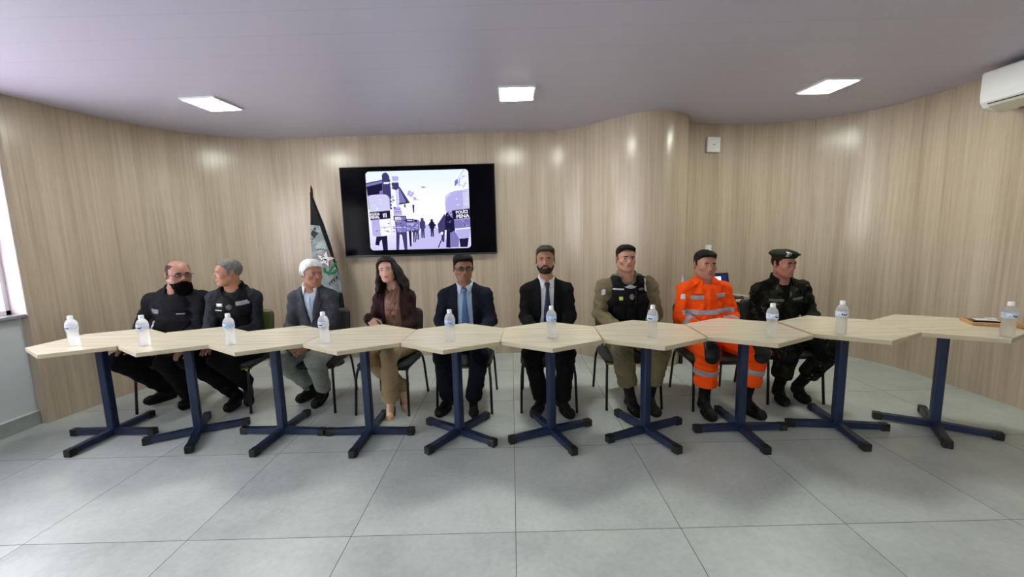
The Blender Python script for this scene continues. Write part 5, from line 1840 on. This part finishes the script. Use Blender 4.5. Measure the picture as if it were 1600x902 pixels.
jk = P.top('blazer', grey, 0.010, 0.004, 41, opening=([-0.250, -0.20, -0.06, 0.03, 0.10], [0.001, 0.012, 0.038, 0.058, 0.064], [0.0, 0, 0, 0, 0]), neck=0.068, cuff=1.3)
lapels(P, ['blazer'], grey, jk, (-0.245, 0.004, 0.060), wide=0.066)
P.dec('jacket_button', disc(0.008, -0.262, 0.010), sole_m, ['blazer'], parent=jk, step=0.006)
P.trousers(fabric('grey_green_trouser_cloth', srgb(146, 152, 145)), 0.012, 0.018, seed=42)
P.shoes(boot, 0.02)
make_hair(P.H, 'hair', hair_white, P.root, P.org, 0.010, 0.020, seed=7, amp=0.002, top=0.070, temple=0.032, front=0.004, side=0.004, fade=False)

# ---- 4: woman in brown
P = Person('person with long wavy dark hair, dark brown cardigan, brown blouse and beige trousers',
    dict(top=(-1.040, 3.459, 1.268), chin=(-1.062, 3.386, 1.058), sL=(-1.150, 3.49, 0.935), sR=(-0.890, 3.50, 0.940), eL=(-1.215, 3.48, 0.715), eR=(-0.875, 3.47, 0.70),
         wL=(-1.195, 3.335, 0.775), wR=(-0.99, 3.26, 0.66), pel=(-1.01, 3.56, 0.515), kL=(-1.150, 3.14, 0.480), kR=(-0.975, 3.09, 0.530), aL=(-0.955, 3.36, 0.150), aR=(-1.020, 3.20, 0.125),
         fL=tuple(unit((0.40, -0.9, -0.62))), fR=tuple(unit((0.12, -1, -0.50)))), sk_fair,
    arm=0.88, leg=0.96, lift=0.02, neck=0.043, chest=0.020, browmat=hair_dark, brow=0.0026, lips=lip_f, lids=0.45, handsc=0.90,
    handL=(A(0.55, -0.25, -0.62), A(-0.15, -1.0, 0.25), 0.35))
P.head(4, -6, -9, wide=0.93, jaw=0.90, fem=True, sc=0.885)
P.body()
bl = fabric('brown_satin_blouse', srgb(120, 84, 68), noise=0.12, rough=0.5, spec=0.4, bump=0.3)
so = P.shirt('blouse', bl, 0.002, wr=0.004, neck=0.052)
cd = fabric('dark_burgundy_knit', srgb(50, 32, 34), noise=0.12, bump=0.2)
jk = P.top('cardigan', cd, 0.012, 0.004, 51, opening=([-0.52, -0.40, -0.2, 0.0, 0.05, 0.10], [0.055, 0.060, 0.070, 0.062, 0.058, 0.055], [-0.015, -0.015, -0.01, -0.005, 0, 0]), neck=0.060, cuff=1.2)
neckl = MB()
fbv = [P.bvh['blouse'], P.bvh['body']]
pts = []
for t in np.linspace(-1, 1, 41):
    x = 0.050 * math.copysign(abs(t) ** 0.8, t) if abs(t) > 0 else 0
    z = 0.045 - 0.275 * (1 - abs(t)) ** 0.75
    o = Vector(P.T(x, -0.5, z)); best = None
    for b in fbv:
        h = b.ray_cast(o, Vector(P.B), 0.8)
        if h[0] is not None and (best is None or h[3] < best[1]): best = (h[0], h[3])
    if best: pts.append(best[0] - P.org + Vector(P.F) * 0.003)
neckl.tube(pts, 0.0013, 6)
gold = plain('pale_gold', srgb(196, 176, 150), 0.3, 0.8)
no = neckl.build('necklace', gold, P.root)
pp = min(pts, key=lambda p: p.z)
MB().tube([pp, pp - Vector((0, 0, 0.012)), pp - Vector((0, 0, 0.05))], [0.003, 0.005, 0.004], 8).build('pendant', plain('silver_pendant', srgb(178, 184, 196), 0.25, 0.7), no)
def flare(V):
    for sd in 'LR':
        kn, an = P.J['k' + sd], P.J['a' + sd]
        V.rc(kn + (an - kn) * 0.35, an, 0.054, 0.070, 0.02)
P.trousers(fabric('beige_trouser_cloth', srgb(158, 136, 104), noise=0.08), 0.006, 0.020, seed=52, extra=flare)
P.shoes(plain('nude_patent_leather', srgb(206, 166, 134), 0.2, spec=0.8), 0.0, L=0.25, W=0.034, laces=False, slim=True, name='pump')
# ring
rb = P.J['wL'] + unit(A(0.55, -0.25, -0.62)) * 0.105
# long wavy hair
H = P.H
V = Vox(H.c - A(0.20, 0.17, 0.34), H.c + A(0.22, 0.19, 0.17), 0.005)
G = V.grid(); q = H.local(G) / np.array([H.wide, 1, 1])
d = H.skull()(G) - (0.018 + 0.006 * np.clip(q[..., 2] / 0.08, 0, 1)) * H.sc
hz = np.interp(q[..., 1], [-0.12, -0.07, -0.055, -0.04, -0.02, 0.12], [0.088, 0.080, 0.060, 0.020, -0.10, -0.14])
hz = np.where(np.abs(q[..., 0] + 0.012) < 0.008, hz + 0.012, hz)
V.F[...] = np.maximum(np.maximum(d, (hz - q[..., 2]) * 0.8), -(H.skull()(G) + 0.012)).astype(np.float32)
rng = np.random.RandomState(5)
def lock(p0, p1, p2, r, ph):
    n = 16; pts = []
    for i in range(n):
        t = i / (n - 1)
        p = (1 - t) ** 2 * A(*p0) + 2 * t * (1 - t) * A(*p1) + t * t * A(*p2)
        w = 0.020 * t
        p = p + A(cos(ph + t * 11) * w, sin(ph + t * 9) * w, 0)
        pts.append(H.w(p))
    V.chain(pts, [r * (0.8 + 0.6 * sin(pi * min(1, 0.2 + t_))) * (1.0 if t_ < 0.8 else 1.0 - (t_ - 0.8) * 3.6) for t_ in np.linspace(0, 1, n)], 0.008)
for i in range(13):      # viewer's right side, fuller
    a = i / 12
    lock((0.066 + 0.006 * rng.rand(), -0.045 + 0.11 * a, 0.04), (0.105 + 0.02 * rng.rand(), -0.055 + 0.12 * a, -0.05), (0.120 + 0.050 * rng.rand(), -0.060 + 0.13 * a, -0.180 - 0.055 * rng.rand()), 0.0145, rng.rand() * 6)
for i in range(11):
    a = i / 10
    lock((-0.068, -0.030 + 0.10 * a, 0.02), (-0.088 - 0.01 * rng.rand(), -0.030 + 0.11 * a, -0.07), (-0.095 - 0.060 * rng.rand(), -0.060 + 0.12 * a, -0.185 - 0.07 * rng.rand()), 0.0140, rng.rand() * 6)
for i in range(12):
    a = -1 + 2 * i / 11
    lock((0.07 * a, 0.09, 0.02), (0.09 * a, 0.115, -0.08), (0.115 * a, 0.105, -0.20 - 0.03 * rng.rand()), 0.014, rng.rand() * 6)
V.F += (0.0016 * np.sin(q[..., 0] * 420 + q[..., 1] * 300 + 2 * np.sin(q[..., 2] * 60))).astype(np.float32)
V.mesh('hair', plain('hair_long_dark', srgb(27, 20, 19), 0.6, spec=0.2, noise=0.35, scale=50), P.root, P.org)

# ---- 5: navy suit, blue tie, glasses
P = Person('person in navy suit with light blue tie and rectangular glasses, seated below the television corner',
    dict(top=(-0.409, 3.459, 1.285), chin=(-0.412, 3.413, 1.046), sL=(-0.595, 3.50, 0.955), sR=(-0.225, 3.50, 0.955), eL=(-0.632, 3.47, 0.715), eR=(-0.195, 3.47, 0.705),
         wL=(-0.52, 3.25, 0.625), wR=(-0.29, 3.25, 0.625), pel=(-0.41, 3.56, 0.515), kL=(-0.565, 3.10, 0.505), kR=(-0.270, 3.10, 0.505), aL=(-0.560, 3.27, 0.098), aR=(-0.350, 3.25, 0.098),
         fL=foot((-0.560, 3.27, 0), (-0.61, 3.13, 0)), fR=foot((-0.350, 3.25, 0), (-0.335, 3.10, 0))), sk_brown,
    browmat=hair_black, brow=0.0036, lips=lip_b, lift=0.004, neck=0.053, fit=0.01)
P.head(15, 2, 0, wide=1.02, jaw=0.95, sc=0.955)
P.body()
so = P.shirt('shirt', fabric('sky_blue_shirt_cloth', srgb(150, 172, 196), noise=0.04, bump=0.2), -0.002)
P.collar('shirt_collar', fabric('pale_blue_collar', srgb(176, 192, 212), noise=0.03), R=0.060, h=0.038, gap=14, wing=0.045, z0=0.040, parent=so)
OPN = ([-0.50, -0.35, -0.10, 0.03, 0.10], [0.070, 0.066, 0.062, 0.058, 0.064], [0, 0, 0, 0, 0])
navy = fabric('navy_suit_cloth', srgb(24, 28, 40), noise=0.10)
jk = P.top('suit_jacket', navy, 0.010, 0.0035, 61, opening=OPN, neck=0.066)
lapels(P, ['suit_jacket'], navy, jk, (-0.34, 0.066, 0.060), wide=0.058)
tie = fabric('steel_blue_silk', srgb(66, 98, 140), noise=0.08, rough=0.45, spec=0.5, bump=0.05)
P.dec('necktie', [(-0.017, 0.030), (-0.012, 0.002), (-0.030, -0.20), (-0.034, -0.36), (0.030, -0.36), (0.028, -0.20), (0.012, 0.002), (0.017, 0.030)], tie, ['shirt', 'body'], th=0.007, parent=P.root)
P.dec('tie_knot', [(-0.023, 0.040), (-0.013, -0.002), (0.013, -0.002), (0.023, 0.040)], tie, ['shirt', 'body'], th=0.016, parent=P.root)
P.trousers(fabric('navy_trouser_cloth', srgb(17, 20, 30)), 0.010, 0.018, seed=62)
P.shoes(boot, 0.0)
make_hair(P.H, 'hair', hair_black, P.root, P.org, 0.006, 0.022, seed=9, amp=0.0016, top=0.072, temple=0.034, front=0.006)
P.glasses(plain('black_acetate', srgb(18, 16, 18), 0.3), 0.0018, 0.022, 0.0135)

# ---- 6: black suit, navy tie, trimmed beard
P = Person('person in black suit with dark navy tie, white shirt and trimmed dark beard',
    dict(top=(0.284, 3.459, 1.336), chin=(0.276, 3.413, 1.090), sL=(0.112, 3.50, 0.985), sR=(0.472, 3.50, 0.985), eL=(0.100, 3.47, 0.73), eR=(0.492, 3.47, 0.725),
         wL=(0.185, 3.25, 0.63), wR=(0.395, 3.25, 0.63), pel=(0.285, 3.56, 0.515), kL=(0.125, 3.09, 0.512), kR=(0.405, 3.08, 0.510), aL=(0.215, 3.24, 0.100), aR=(0.375, 3.18, 0.098),
         fL=foot((0.215, 3.24, 0), (0.155, 3.10, 0)), fR=foot((0.375, 3.18, 0), (0.425, 3.02, 0))), sk_tan,
    browmat=hair_black, brow=0.0036, lips=lip_m, neck=0.052, lids=0.35)
P.head(-5, -4, 0, wide=0.97, jaw=0.94, sc=0.975)
P.body()
so = P.shirt('shirt', fabric('white_shirt_cloth', srgb(206, 210, 214), noise=0.03, bump=0.2), -0.002)
P.collar('shirt_collar', fabric('white_collar', srgb(222, 224, 228), noise=0.03), R=0.058, h=0.040, gap=14, wing=0.045, z0=0.042, parent=so)
OPN = ([-0.50, -0.35, -0.22, -0.10, 0.03, 0.10], [0.062, 0.062, 0.050, 0.052, 0.057, 0.062], [-0.010, -0.008, 0, 0, 0, 0])
blk = fabric('black_suit_cloth', srgb(17, 18, 20), noise=0.12)
jk = P.top('suit_jacket', blk, 0.010, 0.004, 71, opening=OPN, neck=0.064)
lapels(P, ['suit_jacket'], blk, jk, (-0.34, 0.055, 0.058), wide=0.060)
tie = fabric('navy_silk', srgb(22, 30, 66), noise=0.08, rough=0.45, spec=0.5, bump=0.05)
P.dec('necktie', [(-0.017, 0.035), (-0.012, 0.005), (-0.030, -0.20), (-0.033, -0.36), (0.030, -0.36), (0.030, -0.20), (0.012, 0.005), (0.017, 0.035)], tie, ['shirt', 'body'], th=0.007, parent=P.root)
P.dec('tie_knot', [(-0.024, 0.044), (-0.013, 0.0), (0.013, 0.0), (0.024, 0.044)], tie, ['shirt', 'body'], th=0.016, parent=P.root)
P.trousers(fabric('black_suit_trouser_cloth', srgb(12, 12, 14)), 0.010, 0.020, seed=72)
P.shoes(boot, 0.0)
make_hair(P.H, 'hair', hair_salt, P.root, P.org, 0.004, 0.018, seed=11, amp=0.002, top=0.080, temple=0.040, front=0.010, topcomb=0.004)
make_beard(P.H, 'beard', plain('beard_dark', srgb(38, 29, 26), 0.6, spec=0.2, noise=0.35, scale=90), P.root, P.org, t=0.0035, seed=2)

# ---- 7: khaki officer with black tactical vest
P = Person('person in khaki uniform with black tactical vest and badges, seated left of the orange uniform',
    dict(top=(0.950, 3.459, 1.318), chin=(0.960, 3.413, 1.090), sL=(0.768, 3.50, 0.975), sR=(1.190, 3.50, 0.985), eL=(0.745, 3.48, 0.73), eR=(1.225, 3.48, 0.725),
         wL=(0.865, 3.25, 0.635), wR=(1.10, 3.25, 0.635), pel=(0.985, 3.56, 0.515), kL=(0.835, 3.08, 0.505), kR=(1.125, 3.08, 0.505), aL=(0.930, 3.18, 0.098), aR=(1.080, 3.18, 0.098),
         fL=foot((0.930, 3.18, 0), (0.955, 3.02, 0)), fR=foot((1.080, 3.18, 0), (1.09, 3.02, 0))), skin_mat('skin_light_tan', srgb(190, 136, 112)),
    arm=1.18, chest=0.012, leg=1.06, browmat=hair_dark, lips=lip_m, lift=0.02, neck=0.060, lids=0.3)
P.head(3, -5, 2, wide=1.0, jaw=1.06, fat=0.002, sc=0.945)
P.body()
kh = fabric('khaki_uniform_cloth', srgb(112, 102, 76), noise=0.12)
jk = P.top('uniform_shirt', kh, 0.010, 0.006, 81, neck=0.068)
P.collar('shirt_collar', kh, R=0.066, h=0.040, gap=40, wing=0.02, z0=0.045, parent=jk)
vs_ = vest_of(P, vm, 0.026, w=0.160, strap=0.122)
for sx in (-1, 1):
    P.dec('shoulder_pad', rect(sx * 0.112, 0.030, 0.056, 0.050), vm, ['tactical_vest', 'uniform_shirt'], th=0.022, parent=vs_)
wh = plain('white_lettering_tape', srgb(190, 190, 192), 0.6, noise=0.6, scale=260)
P.dec('name_tape', rect(-0.095, -0.030, 0.085, 0.011), wh, ['tactical_vest'], parent=vs_, step=0.008)
P.dec('wing_badge', [(-0.045, -0.012), (-0.02, -0.024), (0.005, -0.028), (0.03, -0.024), (0.055, -0.012), (0.03, -0.006), (0.015, 0.004), (-0.005, 0.004), (-0.02, -0.006)], sil, ['tactical_vest'], parent=vs_, step=0.008)
P.dec('round_badge', disc(0.010, -0.092, 0.020, 0.024), plain('pewter_badge', srgb(120, 118, 104), 0.4, 0.5, noise=0.5, scale=140), ['tactical_vest'], parent=vs_, step=0.008, th=0.005)
P.dec('green_patch', rect(-0.078, -0.105, 0.030, 0.030), plain('yellow_green_patch', srgb(196, 206, 92), 0.6), ['tactical_vest'], parent=vs_, step=0.008)
P.dec('rank_patch', rect(0.098, -0.035, 0.048, 0.018), plain('dim_grey_patch', srgb(90, 90, 84), 0.6, noise=0.5, scale=200), ['tactical_vest'], parent=vs_, step=0.008)
P.dec('zip_line', rect(0.045, -0.11, 0.004, 0.13), plain('zip_dark', srgb(40, 34, 34), 0.5), ['tactical_vest'], parent=vs_, step=0.01)
for (x, z, w, h_) in ((-0.085, -0.235, 0.085, 0.115), (0.010, -0.235, 0.080, 0.115), (0.100, -0.225, 0.075, 0.125), (0.105, -0.115, 0.07, 0.075)):
    P.dec('pouch', rect(x, z, w, h_), vm, ['tactical_vest'], th=0.020, parent=vs_)
P.dec('radio_cable', rect(0.128, 0.0, 0.006, 0.10), sil, ['tactical_vest'], th=0.028, parent=vs_, step=0.01)
P.dec('arm_patch', [(-0.228, -0.085), (-0.196, -0.078), (-0.196, -0.040), (-0.212, -0.034), (-0.228, -0.044)], plain('white_arm_patch', srgb(214, 208, 208), 0.7, noise=0.12, scale=120), ['uniform_shirt'], parent=jk, step=0.008)
P.trousers(kh, 0.018, 0.024, seed=82, cutz=0.17, wl=0.06)
P.shoes(boot, 0.20, name='boot')
make_hair(P.H, 'hair', hair_black, P.root, P.org, 0.0028, 0.018, seed=13, amp=0.0016, top=0.082, temple=0.044, front=0.012)

# ---- 8: orange uniform
P = Person('person in bright orange uniform with silver reflective bands and black knee pads',
    dict(top=(1.620, 3.478, 1.262), chin=(1.634, 3.432, 1.012), sL=(1.475, 3.50, 0.915), sR=(1.825, 3.50, 0.915), eL=(1.445, 3.49, 0.68), eR=(1.890, 3.49, 0.68),
         wL=(1.555, 3.28, 0.605), wR=(1.775, 3.28, 0.605), pel=(1.665, 3.56, 0.510), kL=(1.485, 3.05, 0.500), kR=(1.860, 3.05, 0.495), aL=(1.480, 3.08, 0.098), aR=(1.805, 3.08, 0.098),
         fL=foot((1.48, 3.08, 0), (1.47, 2.92, 0)), fR=foot((1.805, 3.08, 0), (1.84, 2.93, 0))), skin_mat('skin_pink_tan', srgb(184, 128, 106)),
    arm=1.12, belly=0.025, chest=0.012, leg=1.10, browmat=hair_dark, lips=lip_m, lift=0.038, neck=0.060, handsc=0.95)
P.head(2, 0, 2, wide=1.03, jaw=1.06, fat=0.003, sc=0.985, y=3.455)
P.body()
og = fabric('orange_uniform_cloth', srgb(248, 84, 18), noise=0.05, bump=0.3)
jk = P.top('uniform_jacket', og, 0.012, 0.0055, 91, neck=0.066, cuff=1.4)
P.collar('jacket_collar', og, R=0.064, h=0.042, gap=26, wing=0.050, z0=0.040, open_=0.012, parent=jk, wingout=0.016)
P.band(P.topV, 'reflective_waist_band', P.T(0, 0, -0.200), P.Z, 0.021, silver, jk, R=0.26)
for sd in 'LR':
    e, w_ = P.J['e' + sd], P.J['w' + sd]
    P.band(P.topV, 'reflective_cuff_band', e + (w_ - e) * 0.42, w_ - e, 0.024, silver, jk, R=0.085)
P.dec('chest_tape', rect(-0.098, -0.075, 0.098, 0.036, 0.02), silver, ['uniform_jacket'], parent=jk)
P.dec('chest_tape', rect(0.100, -0.070, 0.082, 0.036, -0.03), silver, ['uniform_jacket'], parent=jk)
for sx in (-1, 1):
    P.dec('pocket_flap', rect(sx * 0.098, -0.073, 0.112, 0.052), og, ['uniform_jacket'], parent=jk, th=0.003, off=-0.0025)
    P.dec('shoulder_strap', [(sx * 0.085, 0.022), (sx * 0.150, 0.000), (sx * 0.152, 0.014), (sx * 0.088, 0.038)][::(1 if sx > 0 else -1)], og, ['uniform_jacket'], parent=jk, th=0.006)
P.dec('placket', rect(0.004, -0.17, 0.030, 0.34), og, ['uniform_jacket'], parent=jk, th=0.002)
P.dec('name_embroidery', rect(-0.092, -0.044, 0.085, 0.009), plain('brown_thread', srgb(150, 70, 30), 0.7, noise=0.5, scale=260), ['uniform_jacket'], parent=jk, step=0.008)
P.dec('arm_patch', [(-0.222, -0.090), (-0.190, -0.084), (-0.190, -0.048), (-0.206, -0.040), (-0.222, -0.052)], plain('white_arm_patch_b', srgb(218, 206, 204), 0.7, noise=0.12, scale=120), ['uniform_jacket'], parent=jk, step=0.008)
tr_o = P.trousers(og, 0.020, 0.028, seed=92, cutz=0.13, wl=0.07)
pad_m = plain('black_knee_pad_rubber', srgb(17, 17, 20), 0.45)
for sd in 'LR':
    kn, an = P.J['k' + sd], P.J['a' + sd]
    d = unit(an - kn)
    P.band(P.legV, 'reflective_leg_band', kn + d * 0.155, d, 0.021, silver, tr_o, R=0.12)
    mm = kn + A(0, -0.04, 0.012)
    P.shell(P.legV, 'knee_pad', mm, lambda Q: np.maximum(np.minimum(0.05, (np.sqrt(((Q - mm)[..., 0] / 0.060) ** 2 + ((Q - mm)[..., 2] / 0.085) ** 4) - 1) * 0.05), Q[..., 1] - (kn[1] - 0.012)), pad_m, tr_o, R=0.14, t=0.008)
P.shoes(boot, 0.16, name='boot')
make_hair(P.H, 'hair', hair_dark, P.root, P.org, 0.0030, 0.016, seed=15, amp=0.0018, top=0.076, temple=0.042, front=0.012)

# ---- 9: soldier in camouflage with beret
P = Person('person in dark camouflage uniform and green beret, rightmost of the seated row',
    dict(top=(2.268, 3.478, 1.232), chin=(2.318, 3.450, 1.022), sL=(2.130, 3.52, 0.885), sR=(2.500, 3.50, 0.895), eL=(2.095, 3.48, 0.66), eR=(2.565, 3.48, 0.67),
         wL=(2.22, 3.27, 0.62), wR=(2.42, 3.26, 0.62), pel=(2.325, 3.56, 0.510), kL=(2.165, 3.13, 0.490), kR=(2.500, 3.12, 0.480), aL=(2.205, 3.30, 0.098), aR=(2.395, 3.34, 0.098),
         fL=foot((2.205, 3.30, 0), (2.165, 3.15, 0)), fR=foot((2.395, 3.34, 0), (2.36, 3.19, 0))), skin_mat('skin_ruddy_tan', srgb(176, 116, 96)),
    arm=1.15, chest=0.012, leg=1.06, browmat=hair_dark, lips=lip_m, lift=0.042, neck=0.058, gaze=0.4)
P.head(14, 2, 0, wide=0.99, jaw=1.0, sc=0.93, y=3.46)
P.body()
cm = camo_mat()
so = P.shirt('undershirt', fabric('black_tee', srgb(14, 14, 14)), -0.002, neck=0.062)
jk = P.top('camouflage_jacket', cm, 0.014, 0.006, 101, neck=0.068, opening=([-0.10, -0.04, 0.03, 0.10], [0.001, 0.022, 0.048, 0.062], [0.0, 0, 0, 0]))
P.collar('jacket_collar', cm, R=0.068, h=0.046, gap=38, wing=0.050, z0=0.045, open_=0.015, parent=jk, wingout=0.018)
tape = plain('faded_olive_tape', srgb(92, 90, 74), 0.8, noise=0.5, scale=200)
P.dec('name_tape', rect(-0.085, -0.095, 0.105, 0.020), tape, ['camouflage_jacket'], parent=jk)
P.dec('unit_tape', rect(0.095, -0.090, 0.105, 0.020), tape, ['camouflage_jacket'], parent=jk)
for sx in (-1, 1):
    P.dec('pocket', rect(sx * 0.09, -0.160, 0.105, 0.105), cm, ['camouflage_jacket'], parent=jk, th=0.007)
P.trousers(cm, 0.018, 0.022, seed=102, cutz=0.14)
P.shoes(boot, 0.17, name='boot')
make_hair(P.H, 'hair', hair_dark, P.root, P.org, 0.004, 0.004, seed=17, amp=0.0006, top=0.074, temple=0.036)
# beret
H = P.H
bg_ = fabric('dark_green_wool', srgb(32, 42, 30), noise=0.1, bump=0.1, rough=0.95)
V = Vox(H.c + A(-0.17, -0.17, 0.0), H.c + A(0.17, 0.17, 0.19), 0.005)
H.E(V, (0.0, -0.002, 0.070), (0.080, 0.102, 0.028), 0.0, infl=0.004)
H.E(V, (-0.010, 0.000, 0.098), (0.098, 0.118, 0.026), 0.02, infl=0.004)
H.E(V, (0.075, -0.020, 0.086), (0.045, 0.070, 0.014), 0.02)
H.E(V, (-0.020, 0.010, 0.115), (0.070, 0.085, 0.018), 0.02)
V.F += wrinkle(V.grid(), 9, 0.002, 0.08).astype(np.float32)
bo = V.mesh('beret', bg_, P.root, P.org)
bb_ = bvh_of(bo, P.org)
hfr = (Vector(H.w((0, 0, 0.0))), Vector(H.R @ A(1, 0, 0)), Vector(H.R @ A(0, -1, 0)), Vector(H.R @ A(0, 0, 1)))
decal('beret_badge', disc(-0.056, 0.090, 0.014, 0.021), hfr, [bb_], sil, bo, 0.004, 0.007, org=P.org)
decal('beret_badge_centre', disc(-0.056, 0.090, 0.007, 0.012), hfr, [bb_], plain('badge_red_blue', srgb(110, 60, 66), 0.5), bo, 0.006, 0.005, org=P.org)
print('people built in', round(_time.time() - _t0, 1), 's')
# ------------------------------------------------------------------ light
wd = bpy.data.worlds.new('sky'); SC.world = wd; wd.use_nodes = True
bg = wd.node_tree.nodes['Background']
bg.inputs[0].default_value = (0.93, 0.91, 1.0, 1)
bg.inputs[1].default_value = 5.4
# daylight entering at the window openings (area portals help sampling the sky)
for i, (a, b) in enumerate(wins):
    ld = bpy.data.lights.new('daylight_portal', 'AREA'); ld.shape = 'RECTANGLE'
    ld.size = Z1 - Z0; ld.size_y = b - a; ld.cycles.is_portal = True
    lo = bpy.data.objects.new('daylight_portal', ld); COL.objects.link(lo)
    lo.location = (-4.06, (a + b) / 2, (Z0 + Z1) / 2); lo.rotation_euler = (0, radians(-90), 0)
SC.view_settings.view_transform = 'Standard'
SC.view_settings.look = 'None'
SC.view_settings.gamma = 1.0
SC.view_settings.use_curve_mapping = False
SC.view_settings.exposure = 0.68
try:
    SC.cycles.use_denoising = True
    SC.cycles.max_bounces = 8
    SC.cycles.sample_clamp_indirect = 6.0
except Exception:
    pass
for _o in list(bpy.data.objects):
    if _o.type == 'MESH' and _o.name not in SC.objects: bpy.data.objects.remove(_o)
